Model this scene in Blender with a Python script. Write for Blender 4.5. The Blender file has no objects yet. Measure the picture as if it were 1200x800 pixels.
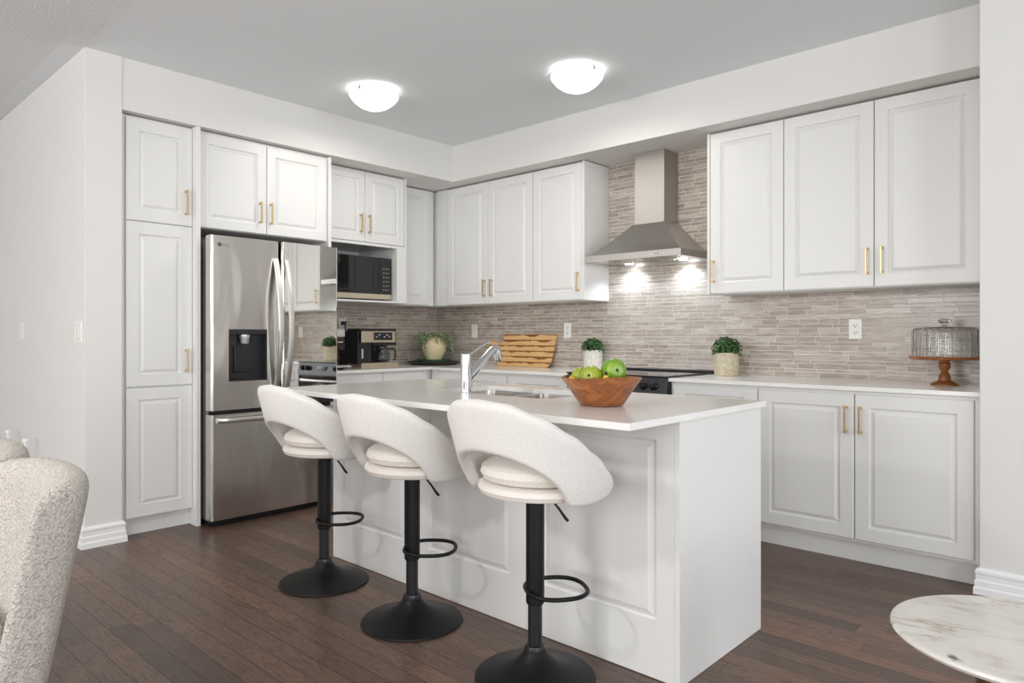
import bpy, bmesh, math, random
from mathutils import Vector, Matrix, noise as mnoise
PI = math.pi
random.seed(7)
sc = bpy.context.scene
COL = sc.collection

# ------------------------------------------------------------------ camera
cam_d = bpy.data.cameras.new('camera')
cam = bpy.data.objects.new('camera', cam_d)
COL.objects.link(cam)
cam.location = (5.048, -4.416, 1.163)
cam.rotation_euler = (PI / 2, 0, math.radians(42.69))
cam_d.sensor_width = 36
cam_d.lens = 817.5 / 1200 * 36
cam_d.shift_y = -6.7 / 1200
cam_d.clip_start = 0.05
sc.camera = cam

# ------------------------------------------------------------------ view, world, daylight
sc.view_settings.view_transform = 'Standard'
sc.view_settings.look = 'None'
sc.view_settings.gamma = 1
sc.view_settings.use_curve_mapping = False
sc.view_settings.exposure = 0.0

world = bpy.data.worlds.new('World')
sc.world = world
world.use_nodes = True
world.node_tree.nodes['Background'].inputs[0].default_value = (0.85, 0.92, 1, 1)
world.node_tree.nodes['Background'].inputs[1].default_value = 1.0


def area_light(name, loc, target, sx, sy, power, color):
    d = bpy.data.lights.new(name, 'AREA')
    d.shape = 'RECTANGLE'; d.size = sx; d.size_y = sy; d.energy = power; d.color = color
    o = bpy.data.objects.new(name, d); COL.objects.link(o)
    o.location = loc
    o.rotation_euler = (Vector(target) - Vector(loc)).to_track_quat('-Z', 'Y').to_euler()
    return o


# daylight coming through the living room's window openings (behind the camera)
DAY = (1.0, 0.99, 0.98)
DAYE = (0.93, 0.965, 1.0)
area_light('window_daylight', (2.4, -9.02, 1.45), (2.4, 0, 1.45), 2.2, 2.1, 96, DAY)
area_light('window_daylight', (6.6, -9.02, 1.45), (6.6, 0, 1.45), 2.2, 2.1, 76, DAY)
area_light('window_daylight', (-1.7, -9.02, 1.45), (-1.7, 0, 1.45), 2.2, 2.1, 50, DAY)  # unseen extra window, added to brighten the hall wall
area_light('window_daylight', (9.42, -5.9, 1.45), (0, -5.9, 1.45), 2.2, 2.1, 112, DAYE)
area_light('window_daylight', (9.42, -2.6, 1.45), (0, -2.6, 1.45), 1.8, 2.1, 74, DAYE)

# pendant over the dining table, left of the frame
pd = bpy.data.lights.new('dining_pendant', 'POINT'); pd.energy = 50; pd.shadow_soft_size = 0.09; pd.color = (1.0, 0.97, 0.93)
po_ = bpy.data.objects.new('dining_pendant', pd); COL.objects.link(po_); po_.location = (2.83, -4.75, 2.0)
sc.cycles.diffuse_bounces = 8

# ------------------------------------------------------------------ node helpers


class NT:
    def __init__(self, name):
        self.m = bpy.data.materials.new(name)
        self.m.use_nodes = True
        self.t = self.m.node_tree
        self.b = self.t.nodes['Principled BSDF']

    def n(self, typ, **kw):
        x = self.t.nodes.new(typ)
        for k, v in kw.items():
            setattr(x, k, v)
        return x

    def put(self, sock, v):
        if isinstance(v, (int, float)):
            sock.default_value = v
        elif isinstance(v, (tuple, list)):
            sock.default_value = v if len(v) != 3 or sock.type == 'VECTOR' else (*v, 1)
        else:
            self.t.links.new(v, sock)

    def math(self, op, a, b=None, c=None):
        x = self.n('ShaderNodeMath', operation=op)
        for i, v in enumerate((a, b, c)):
            if v is not None:
                self.put(x.inputs[i], v)
        return x.outputs[0]

    def obj(self):
        return self.n('ShaderNodeTexCoord').outputs['Object']

    def geo(self):
        return self.n('ShaderNodeNewGeometry').outputs['Position']

    def sep(self, v):
        x = self.n('ShaderNodeSeparateXYZ'); self.put(x.inputs[0], v)
        return x.outputs

    def comb(self, a, b, c=0.0):
        x = self.n('ShaderNodeCombineXYZ')
        for i, v in enumerate((a, b, c)):
            self.put(x.inputs[i], v)
        return x.outputs[0]

    def scale(self, v, s):
        x = self.n('ShaderNodeMapping'); self.put(x.inputs[0], v)
        x.inputs['Scale'].default_value = s
        return x.outputs[0]

    def noise(self, v, scale, detail=3, rough=0.5, dist=0.0):
        x = self.n('ShaderNodeTexNoise')
        if v is not None:
            self.put(x.inputs['Vector'], v)
        x.inputs['Scale'].default_value = scale
        x.inputs['Detail'].default_value = detail
        x.inputs['Roughness'].default_value = rough
        x.inputs['Distortion'].default_value = dist
        return x.outputs[0]

    def white(self, v):
        x = self.n('ShaderNodeTexWhiteNoise', noise_dimensions='2D'); self.put(x.inputs['Vector'], v)
        return x.outputs[0]

    def ramp(self, f, stops, interp='LINEAR'):
        x = self.n('ShaderNodeValToRGB'); self.put(x.inputs[0], f)
        cr = x.color_ramp; cr.interpolation = interp
        while len(cr.elements) < len(stops):
            cr.elements.new(0.5)
        for e, (p, c) in zip(cr.elements, stops):
            e.position = p
            e.color = (*c, 1) if not isinstance(c, (int, float)) else (c, c, c, 1)
        return x.outputs[0]

    def mix(self, f, a, b, blend='MIX'):
        x = self.n('ShaderNodeMix', data_type='RGBA', blend_type=blend)
        self.put(x.inputs[0], f); self.put(x.inputs[6], a); self.put(x.inputs[7], b)
        return x.outputs[2]

    def bump(self, h, strength=0.3, dist=0.01):
        x = self.n('ShaderNodeBump'); self.put(x.inputs['Height'], h)
        x.inputs['Strength'].default_value = strength; x.inputs['Distance'].default_value = dist
        self.t.links.new(x.outputs[0], self.b.inputs['Normal'])

    def set(self, **kw):
        for k, v in kw.items():
            self.put(self.b.inputs[k.replace('_', ' ')], v)
        return self.m


def lin(*rgb):
    return tuple(((c / 255 + 0.055) / 1.055) ** 2.4 if c > 10 else c / 255 / 12.92 for c in rgb)


def plain(name, col, rough=0.5, metal=0.0, grain=0.0, gscale=40, bump=0.0, bscale=200, **kw):
    t = NT(name)
    c = col
    if grain:
        f = t.noise(t.obj(), gscale, 4)
        c = t.mix(f, tuple(x * (1 - grain) for x in col), tuple(min(1, x * (1 + grain)) for x in col))
    t.set(Base_Color=c, Roughness=rough, Metallic=metal, **kw)
    if bump:
        t.bump(t.noise(t.obj(), bscale, 2), bump, 0.002)
    return t.m


M = {}
M['cabinet'] = plain('cabinet_white', lin(228, 228, 226), 0.38, grain=0.01, gscale=3)
M['island_white'] = plain('island_white', lin(230, 230, 228), 0.36, grain=0.01, gscale=3)
M['wall'] = plain('wall_paint', lin(224, 223, 220), 0.85, grain=0.01, gscale=3, bump=0.05, bscale=300)
M['trim'] = plain('trim_white', lin(238, 238, 238), 0.4, grain=0.005)
M['brass'] = plain('brushed_brass', (0.60, 0.45, 0.25), 0.34, 1.0, grain=0.08, gscale=60)
M['black_metal'] = plain('black_powder_coat', (0.006, 0.006, 0.0065), 0.45, grain=0.1, gscale=80, bump=0.08, bscale=900)
M['black_metal'].node_tree.nodes['Principled BSDF'].inputs['Specular IOR Level'].default_value = 0.3
M['black_satin'] = plain('black_satin', (0.014, 0.014, 0.016), 0.32, grain=0.1)
M['black_plastic'] = plain('black_plastic', (0.012, 0.012, 0.013), 0.28, grain=0.1)
M['grey_plastic'] = plain('grey_plastic', (0.10, 0.10, 0.105), 0.4, grain=0.1)
M['black_glass'] = plain('black_glass', (0.006, 0.006, 0.007), 0.04, grain=0.1)
M['plate_white'] = plain('outlet_white', lin(240, 238, 234), 0.35, grain=0.005)
M['dark_slot'] = plain('dark_slot', (0.02, 0.02, 0.02), 0.6, grain=0.1)
M['chrome'] = plain('chrome', (0.66, 0.67, 0.69), 0.08, 1.0, grain=0.02)
M['silver'] = plain('silver_plastic', (0.62, 0.62, 0.62), 0.3, 0.6, grain=0.03)
M['champagne'] = plain('champagne_steel', (0.60, 0.53, 0.42), 0.28, 0.9, grain=0.06)
M['bright_steel'] = plain('bright_steel', (0.74, 0.73, 0.71), 0.36, 1.0, grain=0.03)
M['display'] = plain('display_blue_black', (0.01, 0.012, 0.02), 0.12, grain=0.1)
M['print'] = plain('pale_print', (0.55, 0.56, 0.58), 0.5, grain=0.05)
M['red_print'] = plain('red_print', (0.55, 0.16, 0.10), 0.5, grain=0.05)


def mk_ceiling():
    t = NT('ceiling_paint')
    p = t.geo(); x, y, z = t.sep(p)
    # rough sprayed texture in the living room, smooth band along the walls, smooth over the kitchen
    a = t.math('LESS_THAN', y, -3.30)
    b = t.math('MULTIPLY', t.math('LESS_THAN', y, -3.205), t.math('GREATER_THAN', x, 0.86))
    msk = t.math('MAXIMUM', a, b)
    n = t.noise(p, 85, 4, 0.65)
    c = t.mix(msk, lin(231, 235, 238), t.ramp(n, [(0.3, lin(222, 223, 224)), (0.7, lin(240, 241, 242))]))
    t.set(Base_Color=c, Roughness=0.9)
    t.bump(t.math('MULTIPLY', n, msk), 0.7, 0.012)
    return t.m


def mk_floor():
    t = NT('floor_oak')
    x, y, z = t.sep(t.geo())
    yy = t.math('DIVIDE', t.math('ADD', y, 3.22 + 0.0825 * 200), 0.0825)
    row = t.math('FLOOR', yy)
    fy = t.math('FRACT', yy)
    h = t.white(t.comb(row, 3.7))
    ln = t.math('ADD', 0.75, t.math('MULTIPLY', t.white(t.comb(row, 9.1)), 0.5))
    xx = t.math('ADD', t.math('DIVIDE', t.math('ADD', x, 20), ln), t.math('MULTIPLY', h, 11))
    cell = t.math('FLOOR', xx)
    fx = t.math('FRACT', xx)
    th = t.white(t.comb(row, cell))
    # grain
    gx = t.math('ADD', t.math('MULTIPLY', x, 1.6), t.math('MULTIPLY', th, 37))
    gy = t.math('ADD', t.math('MULTIPLY', y, 22), t.math('MULTIPLY', th, 91))
    g1 = t.noise(t.comb(gx, gy), 1.6, 4, 0.6, 0.9)
    g2 = t.noise(t.comb(t.math('MULTIPLY', x, 9), t.math('MULTIPLY', y, 260)), 1.0, 2, 0.6)
    ring = t.math('ABSOLUTE', t.math('SUBTRACT', t.math('FRACT', t.math('MULTIPLY', g1, 9)), 0.5))
    base = t.ramp(th, [(0, lin(92, 74, 64)), (0.35, lin(106, 86, 74)), (0.65, lin(114, 92, 79)), (0.9, lin(122, 96, 81)), (1, lin(134, 102, 83))])
    c = t.mix(t.ramp(ring, [(0.0, 0.85), (0.26, 0.0)]), base, lin(72, 52, 43))
    c = t.mix(t.ramp(g2, [(0.4, 0.0), (0.75, 0.5)]), c, lin(84, 64, 55))
    gap1 = t.math('LESS_THAN', t.math('MINIMUM', fy, t.math('SUBTRACT', 1, fy)), 0.021)
    gap2 = t.math('LESS_THAN', t.math('MULTIPLY', t.math('MINIMUM', fx, t.math('SUBTRACT', 1, fx)), ln), 0.0013)
    gap = t.math('MAXIMUM', gap1, gap2)
    c = t.mix(t.math('MULTIPLY', gap, 0.85), c, lin(34, 22, 17))
    t.set(Base_Color=c, Roughness=t.ramp(g2, [(0.3, 0.30), (0.8, 0.42)]))
    t.b.inputs['Specular IOR Level'].default_value = 0.45
    hgt = t.math('SUBTRACT', t.math('MULTIPLY', g2, 0.25), gap)
    t.bump(hgt, 0.25, 0.002)
    return t.m


def mk_tile():
    t = NT('strip_mosaic_tile')
    x, y, z = t.sep(t.geo())
    s = t.math('ADD', t.math('SUBTRACT', x, y), 5)
    # two courses alternate: 28 mm and 20 mm high
    P = 0.055
    q = t.math('DIVIDE', t.math('SUBTRACT', z, 0.905), P)
    k = t.math('FLOOR', q); fr = t.math('FRACT', q)
    up = t.math('GREATER_THAN', fr, 0.575)
    row = t.math('ADD', t.math('MULTIPLY', k, 2), up)
    lo = t.math('MULTIPLY', up, 0.575)
    hi = t.math('ADD', t.math('MULTIPLY', up, 0.425), 0.575)
    dz = t.math('MULTIPLY', t.math('MINIMUM', t.math('SUBTRACT', fr, lo), t.math('SUBTRACT', hi, fr)), P)
    h = t.white(t.comb(row, 1.3))
    ln = t.math('ADD', 0.085, t.math('MULTIPLY', t.white(t.comb(row, 5.9)), 0.09))
    xx = t.math('ADD', t.math('DIVIDE', s, ln), t.math('MULTIPLY', h, 7))
    cell0 = t.math('FLOOR', xx)
    # merge some pairs into long strips
    half = t.math('FLOOR', t.math('DIVIDE', cell0, 2))
    mg = t.math('GREATER_THAN', t.white(t.comb(row, t.math('ADD', half, 0.37))), 0.55)
    odd = t.math('SUBTRACT', cell0, t.math('MULTIPLY', half, 2))
    fx = t.math('FRACT', xx)
    dl = t.math('ADD', fx, t.math('MULTIPLY', t.math('MULTIPLY', mg, odd), 10))
    dr = t.math('ADD', t.math('SUBTRACT', 1, fx), t.math('MULTIPLY', t.math('MULTIPLY', mg, t.math('SUBTRACT', 1, odd)), 10))
    ds = t.math('MULTIPLY', t.math('MINIMUM', dl, dr), ln)
    d = t.math('MINIMUM', ds, dz)
    grout = t.math('LESS_THAN', d, 0.0013)
    cell = t.math('ADD', t.math('MULTIPLY', half, 2), t.math('MULTIPLY', odd, t.math('SUBTRACT', 1, mg)))
    th = t.white(t.comb(row, cell))
    n = t.noise(t.comb(t.math('ADD', t.math('MULTIPLY', s, 9), t.math('MULTIPLY', th, 50)), t.math('MULTIPLY', z, 150)), 1.0, 4, 0.6, 0.4)
    c = t.ramp(th, [(0, lin(168, 155, 145)), (0.4, lin(184, 172, 161)), (0.75, lin(196, 185, 175)), (1, lin(210, 202, 193))])
    c = t.mix(t.ramp(n, [(0.38, 0.62), (0.60, 0.0)]), c, lin(134, 120, 109))
    c = t.mix(t.ramp(n, [(0.52, 0.0), (0.75, 0.55)]), c, lin(214, 203, 192))
    c = t.mix(grout, c, lin(226, 221, 212))
    t.set(Base_Color=c, Roughness=t.math('ADD', 0.22, t.math('MULTIPLY', grout, 0.5)))
    hgt = t.math('ADD', t.math('MULTIPLY', t.math('MINIMUM', d, 0.003), 250), t.math('MULTIPLY', t.math('ADD', n, th), 0.25))
    t.bump(hgt, 0.35, 0.0015)
    return t.m


def mk_quartz():
    t = NT('white_quartz')
    n = t.noise(t.geo(), 5, 5, 0.6)
    n2 = t.noise(t.geo(), 220, 2, 0.6)
    c = t.ramp(n, [(0.3, lin(238, 237, 233)), (0.7, lin(246, 245, 243))])
    c = t.mix(t.ramp(n2, [(0.45, 0.0), (0.7, 0.25)]), c, lin(205, 202, 196))
    t.b.inputs['Specular IOR Level'].default_value = 0.4
    return t.set(Base_Color=c, Roughness=0.15)


def mk_steel(name, axis='z', col=(0.60, 0.575, 0.54), rough=0.26, wob=0.5):
    t = NT(name)
    x, y, z = t.sep(t.geo())
    if axis == 'z':
        v = t.comb(t.math('MULTIPLY', t.math('ADD', x, y), 3), t.math('MULTIPLY', z, 240))
    else:
        v = t.comb(t.math('MULTIPLY', z, 3), t.math('MULTIPLY', t.math('ADD', x, y), 700))
    n = t.noise(v, 1.0, 2, 0.6)
    c = t.mix(n, tuple(q * 0.98 for q in col), tuple(q * 1.02 for q in col))
    t.set(Base_Color=c, Metallic=1.0, Roughness=t.ramp(n, [(0.3, rough - 0.02), (0.7, rough + 0.02)]))
    w = t.noise(t.scale(t.geo(), (3.2, 3.2, 0.9)), 2.0, 1, 0.4, 0.6)
    h = t.math('MULTIPLY', w, wob)
    t.bump(h, 0.35, 0.02)
    return t.m


def mk_fabric(name, col, sc_=320, strength=0.5, dist=0.002, boucle=False):
    t = NT(name)
    n = t.noise(t.obj(), sc_, 3, 0.65)
    w = t.noise(t.scale(t.obj(), (1, 1, 1)), sc_ * 0.3, 2, 0.5)
    f = t.math('MULTIPLY', t.math('ADD', n, w), 0.5)
    c = t.ramp(f, [(0.32, tuple(q * 0.90 for q in col)), (0.62, col)])
    t.set(Base_Color=c, Roughness=0.95)
    t.b.inputs['Sheen Weight'].default_value = 0.15
    t.bump(f, strength, dist)
    return t.m


def mk_wood(name, dark, mid, light, sc_=9, dirv=(1, 1, 1), rough=0.35, freq=5):
    t = NT(name)
    v = t.scale(t.obj(), dirv)
    n = t.noise(v, sc_, 4, 0.6, 1.2)
    r = t.math('FRACT', t.math('MULTIPLY', n, freq))
    r = t.math('ABSOLUTE', t.math('SUBTRACT', r, 0.5))
    c = t.ramp(n, [(0.25, dark), (0.5, mid), (0.75, light)])
    c = t.mix(t.ramp(r, [(0.0, 0.55), (0.22, 0.0)]), c, dark)
    t.set(Base_Color=c, Roughness=rough)
    return t.m


def mk_marble():
    t = NT('marble_cream')
    p = t.obj()
    v = t.n('ShaderNodeMapping'); t.put(v.inputs[0], p)
    v.inputs['Rotation'].default_value = (0, 0, math.radians(-18))
    v.inputs['Scale'].default_value = (1.2, 5.0, 1)
    n = t.noise(v.outputs[0], 3.2, 6, 0.62, 0.8)
    band = t.math('ABSOLUTE', t.math('SUBTRACT', n, 0.5))
    m = t.noise(p, 6, 2, 0.5)
    vein = t.math('MULTIPLY', t.ramp(band, [(0.0, 0.9), (0.035, 0.25), (0.10, 0.0)]), t.ramp(m, [(0.45, 0.0), (0.62, 1.0)]))
    base = t.ramp(t.noise(p, 4, 4), [(0.3, lin(218, 214, 206)), (0.7, lin(234, 231, 225))])
    c = t.mix(vein, base, lin(178, 167, 150))
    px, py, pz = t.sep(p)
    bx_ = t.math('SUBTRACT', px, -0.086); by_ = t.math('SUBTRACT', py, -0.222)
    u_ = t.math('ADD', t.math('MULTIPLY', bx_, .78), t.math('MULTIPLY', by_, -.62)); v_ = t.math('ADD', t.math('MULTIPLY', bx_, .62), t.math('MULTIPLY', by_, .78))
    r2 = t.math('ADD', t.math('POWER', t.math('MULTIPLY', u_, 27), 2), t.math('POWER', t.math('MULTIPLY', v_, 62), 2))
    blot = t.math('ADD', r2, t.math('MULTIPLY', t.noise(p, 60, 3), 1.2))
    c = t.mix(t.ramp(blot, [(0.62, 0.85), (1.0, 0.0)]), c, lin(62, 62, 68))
    return t.set(Base_Color=c, Roughness=0.22)


def mk_glass(name, tint=(0.995, 0.995, 0.985), rough=0.02):
    t = NT(name)
    n = t.noise(t.obj(), 30, 2)
    c = t.mix(n, tuple(q * 0.98 for q in tint), tint)
    t.set(Base_Color=c, Roughness=rough, IOR=1.45)
    t.b.inputs['Transmission Weight'].default_value = 1.0
    return t.m


def mk_emit(name, col, strength, base=(0.9, 0.9, 0.88)):
    t = NT(name)
    n = t.noise(t.obj(), 14, 4, 0.6)
    c = t.mix(n, tuple(q * 0.9 for q in col), col)
    t.set(Base_Color=base, Roughness=0.3, Emission_Color=c, Emission_Strength=strength)
    return t.m


def mk_leaf(name, a, b):
    t = NT(name)
    n = t.noise(t.obj(), 60, 2)
    return t.set(Base_Color=t.ramp(n, [(0.3, a), (0.7, b)]), Roughness=0.5)


def mk_stone(name, a, b, scale=60, bump=0.4):
    t = NT(name)
    n = t.noise(t.obj(), scale, 5, 0.65)
    t.set(Base_Color=t.ramp(n, [(0.3, a), (0.7, b)]), Roughness=0.85)
    t.bump(n, bump, 0.003)
    return t.m


def mk_fruit(name, a, b, c_):
    t = NT(name)
    n = t.noise(t.obj(), 16, 4, 0.6)
    sp = t.noise(t.obj(), 260, 1, 0.5)
    c = t.ramp(n, [(0.3, a), (0.55, b), (0.8, c_)])
    c = t.mix(t.ramp(sp, [(0.62, 0.0), (0.72, 0.35)]), c, (0.52, 0.6, 0.22))
    return t.set(Base_Color=c, Roughness=0.28)


def mk_board():
    t = NT('acacia_strips')
    x, y, z = t.sep(t.obj())
    # six edge-glued staves with wavy heartwood along each
    wav = t.noise(t.comb(t.math('MULTIPLY', x, 7), 0.0, t.math('MULTIPLY', z, 1.0)), 1.0, 2, 0.5)
    q = t.math('DIVIDE', z, 0.0455)
    k = t.math('FLOOR', q); f = t.math('FRACT', q)
    th = t.white(t.comb(k, 2.2))
    w2 = t.noise(t.comb(t.math('ADD', t.math('MULTIPLY', x, 6), t.math('MULTIPLY', th, 40)), 0.3), 1.0, 3, 0.6)
    edge = t.math('ADD', f, t.math('MULTIPLY', t.math('SUBTRACT', w2, 0.5), 1.7))
    gr = t.noise(t.comb(t.math('MULTIPLY', x, 5), t.math('MULTIPLY', z, 160)), 1.0, 3, 0.6, 0.5)
    t0 = 0.74
    light = t.ramp(gr, [(0.3, lin(208, 162, 104)), (0.7, lin(234, 196, 142))])
    dark = t.ramp(gr, [(0.3, lin(112, 68, 32)), (0.7, lin(168, 112, 60))])
    c = t.mix(t.ramp(edge, [(t0, 0.0), (t0 + .07, 1.0)]), light, dark)
    c = t.mix(t.math('LESS_THAN', f, 0.03), c, lin(90, 50, 22))
    return t.set(Base_Color=c, Roughness=0.4)


M['ceiling'] = mk_ceiling()
M['floor'] = mk_floor()
M['tile'] = mk_tile()
M['quartz'] = mk_quartz()
M['steel'] = mk_steel('stainless_brushed', 'z', (0.60, 0.575, 0.54), 0.22, 1.3)
M['steel_hood'] = mk_steel('stainless_hood', 'z', (0.47, 0.45, 0.42), 0.38, 0.05)
M['steel_side'] = plain('grey_steel_side', (0.30, 0.29, 0.27), 0.42, 0.7, grain=0.03)
M['steel_sink'] = plain('steel_sink', (0.62, 0.60, 0.57), 0.25, 1.0, grain=0.04)
M['mirror'] = plain('mirror_glass', (0.70, 0.69, 0.66), 0.02, 1.0, grain=0.01, gscale=2)
M['fabric'] = mk_fabric('cream_woven_fabric', lin(230, 227, 222), 330, 0.35, 0.0015)
M['fabric_seat'] = mk_fabric('cream_seat_fabric', lin(236, 230, 222), 330, 0.35, 0.0015)


def mk_boucle():
    t = NT('cream_boucle')
    d = t.noise(t.obj(), 60, 2, 0.5)
    v = t.n('ShaderNodeTexVoronoi', feature='SMOOTH_F1'); v.inputs['Scale'].default_value = 210
    vv = t.n('ShaderNodeVectorMath', operation='ADD'); t.put(vv.inputs[0], t.obj())
    sc2 = t.n('ShaderNodeVectorMath', operation='SCALE'); sc2.inputs[3].default_value = 0.012
    nn = t.n('ShaderNodeTexNoise'); nn.inputs['Scale'].default_value = 90; t.put(nn.inputs['Vector'], t.obj())
    t.put(sc2.inputs[0], nn.outputs['Color']); t.put(vv.inputs[1], sc2.outputs[0]); t.put(v.inputs['Vector'], vv.outputs[0])
    h = t.math('SUBTRACT', 1.0, t.math('MULTIPLY', v.outputs['Distance'], 1.4))
    c = t.ramp(h, [(0.1, lin(164, 158, 151)), (0.6, lin(203, 197, 189))])  # hollows between loops coloured darker, their shade painted in
    t.set(Base_Color=c, Roughness=0.95)
    t.bump(h, 0.75, 0.005)
    return t.m


M['boucle'] = mk_boucle()
M['bowl_wood'] = mk_wood('acacia_bowl', lin(92, 50, 24), lin(152, 92, 48), lin(186, 122, 68), 9, (1, 1, 2.6), 0.33, 9)
M['stand_wood'] = mk_wood('cherry_stand', lin(112, 62, 26), lin(160, 98, 48), lin(190, 124, 66), 9, (1, 1, 3), 0.35, 3)
M['walnut'] = mk_wood('walnut_leg', lin(52, 30, 20), lin(88, 54, 36), lin(112, 72, 50), 10, (3, 3, 0.6), 0.4, 5)
M['board'] = mk_board()
M['marble'] = mk_marble()
M['glass'] = mk_glass('clear_glass')
M['smoke_glass'] = mk_glass('carafe_glass', (0.55, 0.58, 0.62))
M['lamp_glass'] = mk_emit('lamp_alabaster_glass', (1.0, 0.98, 0.95), 1.15)
M['led'] = mk_emit('hood_lamp', (0.93, 0.98, 1.0), 25.0)
M['leaf'] = mk_leaf('boxwood_leaf', lin(24, 54, 24), lin(78, 120, 56))
M['core_green'] = plain('core_green', lin(18, 36, 18), 0.9, grain=0.2)  # darker than the leaves: shade of the gaps put into the colour
M['leaf_grey'] = mk_leaf('trailing_leaf', lin(92, 118, 78), lin(184, 200, 154))
M['pot_stone'] = mk_stone('stone_pot', lin(176, 164, 138), lin(216, 206, 184), 45, 0.5)
M['pot_white'] = mk_stone('whitewashed_pot', lin(196, 190, 180), lin(232, 228, 220), 45, 0.3)
M['urn'] = mk_stone('cream_urn', lin(220, 204, 164), lin(236, 222, 188), 30, 0.15)
M['green_plate'] = mk_stone('green_glaze', lin(66, 112, 80), lin(104, 142, 106), 30, 0.05)
M['tray'] = mk_wood('dark_tray', lin(34, 26, 22), lin(58, 46, 40), lin(78, 64, 54), 10, (1, 1, 1), 0.4, 4)
M['apple'] = mk_fruit('apple_skin', lin(92, 136, 30), lin(122, 162, 44), lin(164, 190, 72))
M['apple_y'] = mk_fruit('apple_skin_yellow', lin(132, 152, 36), lin(156, 172, 50), lin(184, 192, 84))
M['banana'] = mk_fruit('banana_skin', lin(214, 160, 26), lin(232, 186, 40), lin(240, 204, 72))
M['stem'] = plain('dark_stem', (0.035, 0.022, 0.014), 0.7, grain=0.2)
M['soil'] = mk_stone('soil', lin(40, 30, 22), lin(70, 54, 40), 80, 0.5)

# ------------------------------------------------------------------ mesh helpers


def RW(s, d, z):          # range wall: s along +x from the corner, d out from the wall
    return Vector((s, -d, z))


def LW(s, d, z):          # fridge wall: s along -y from the corner, d out from the wall
    return Vector((d, -s, z))


def ID(x, y, z):
    return Vector((x, y, z))


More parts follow.
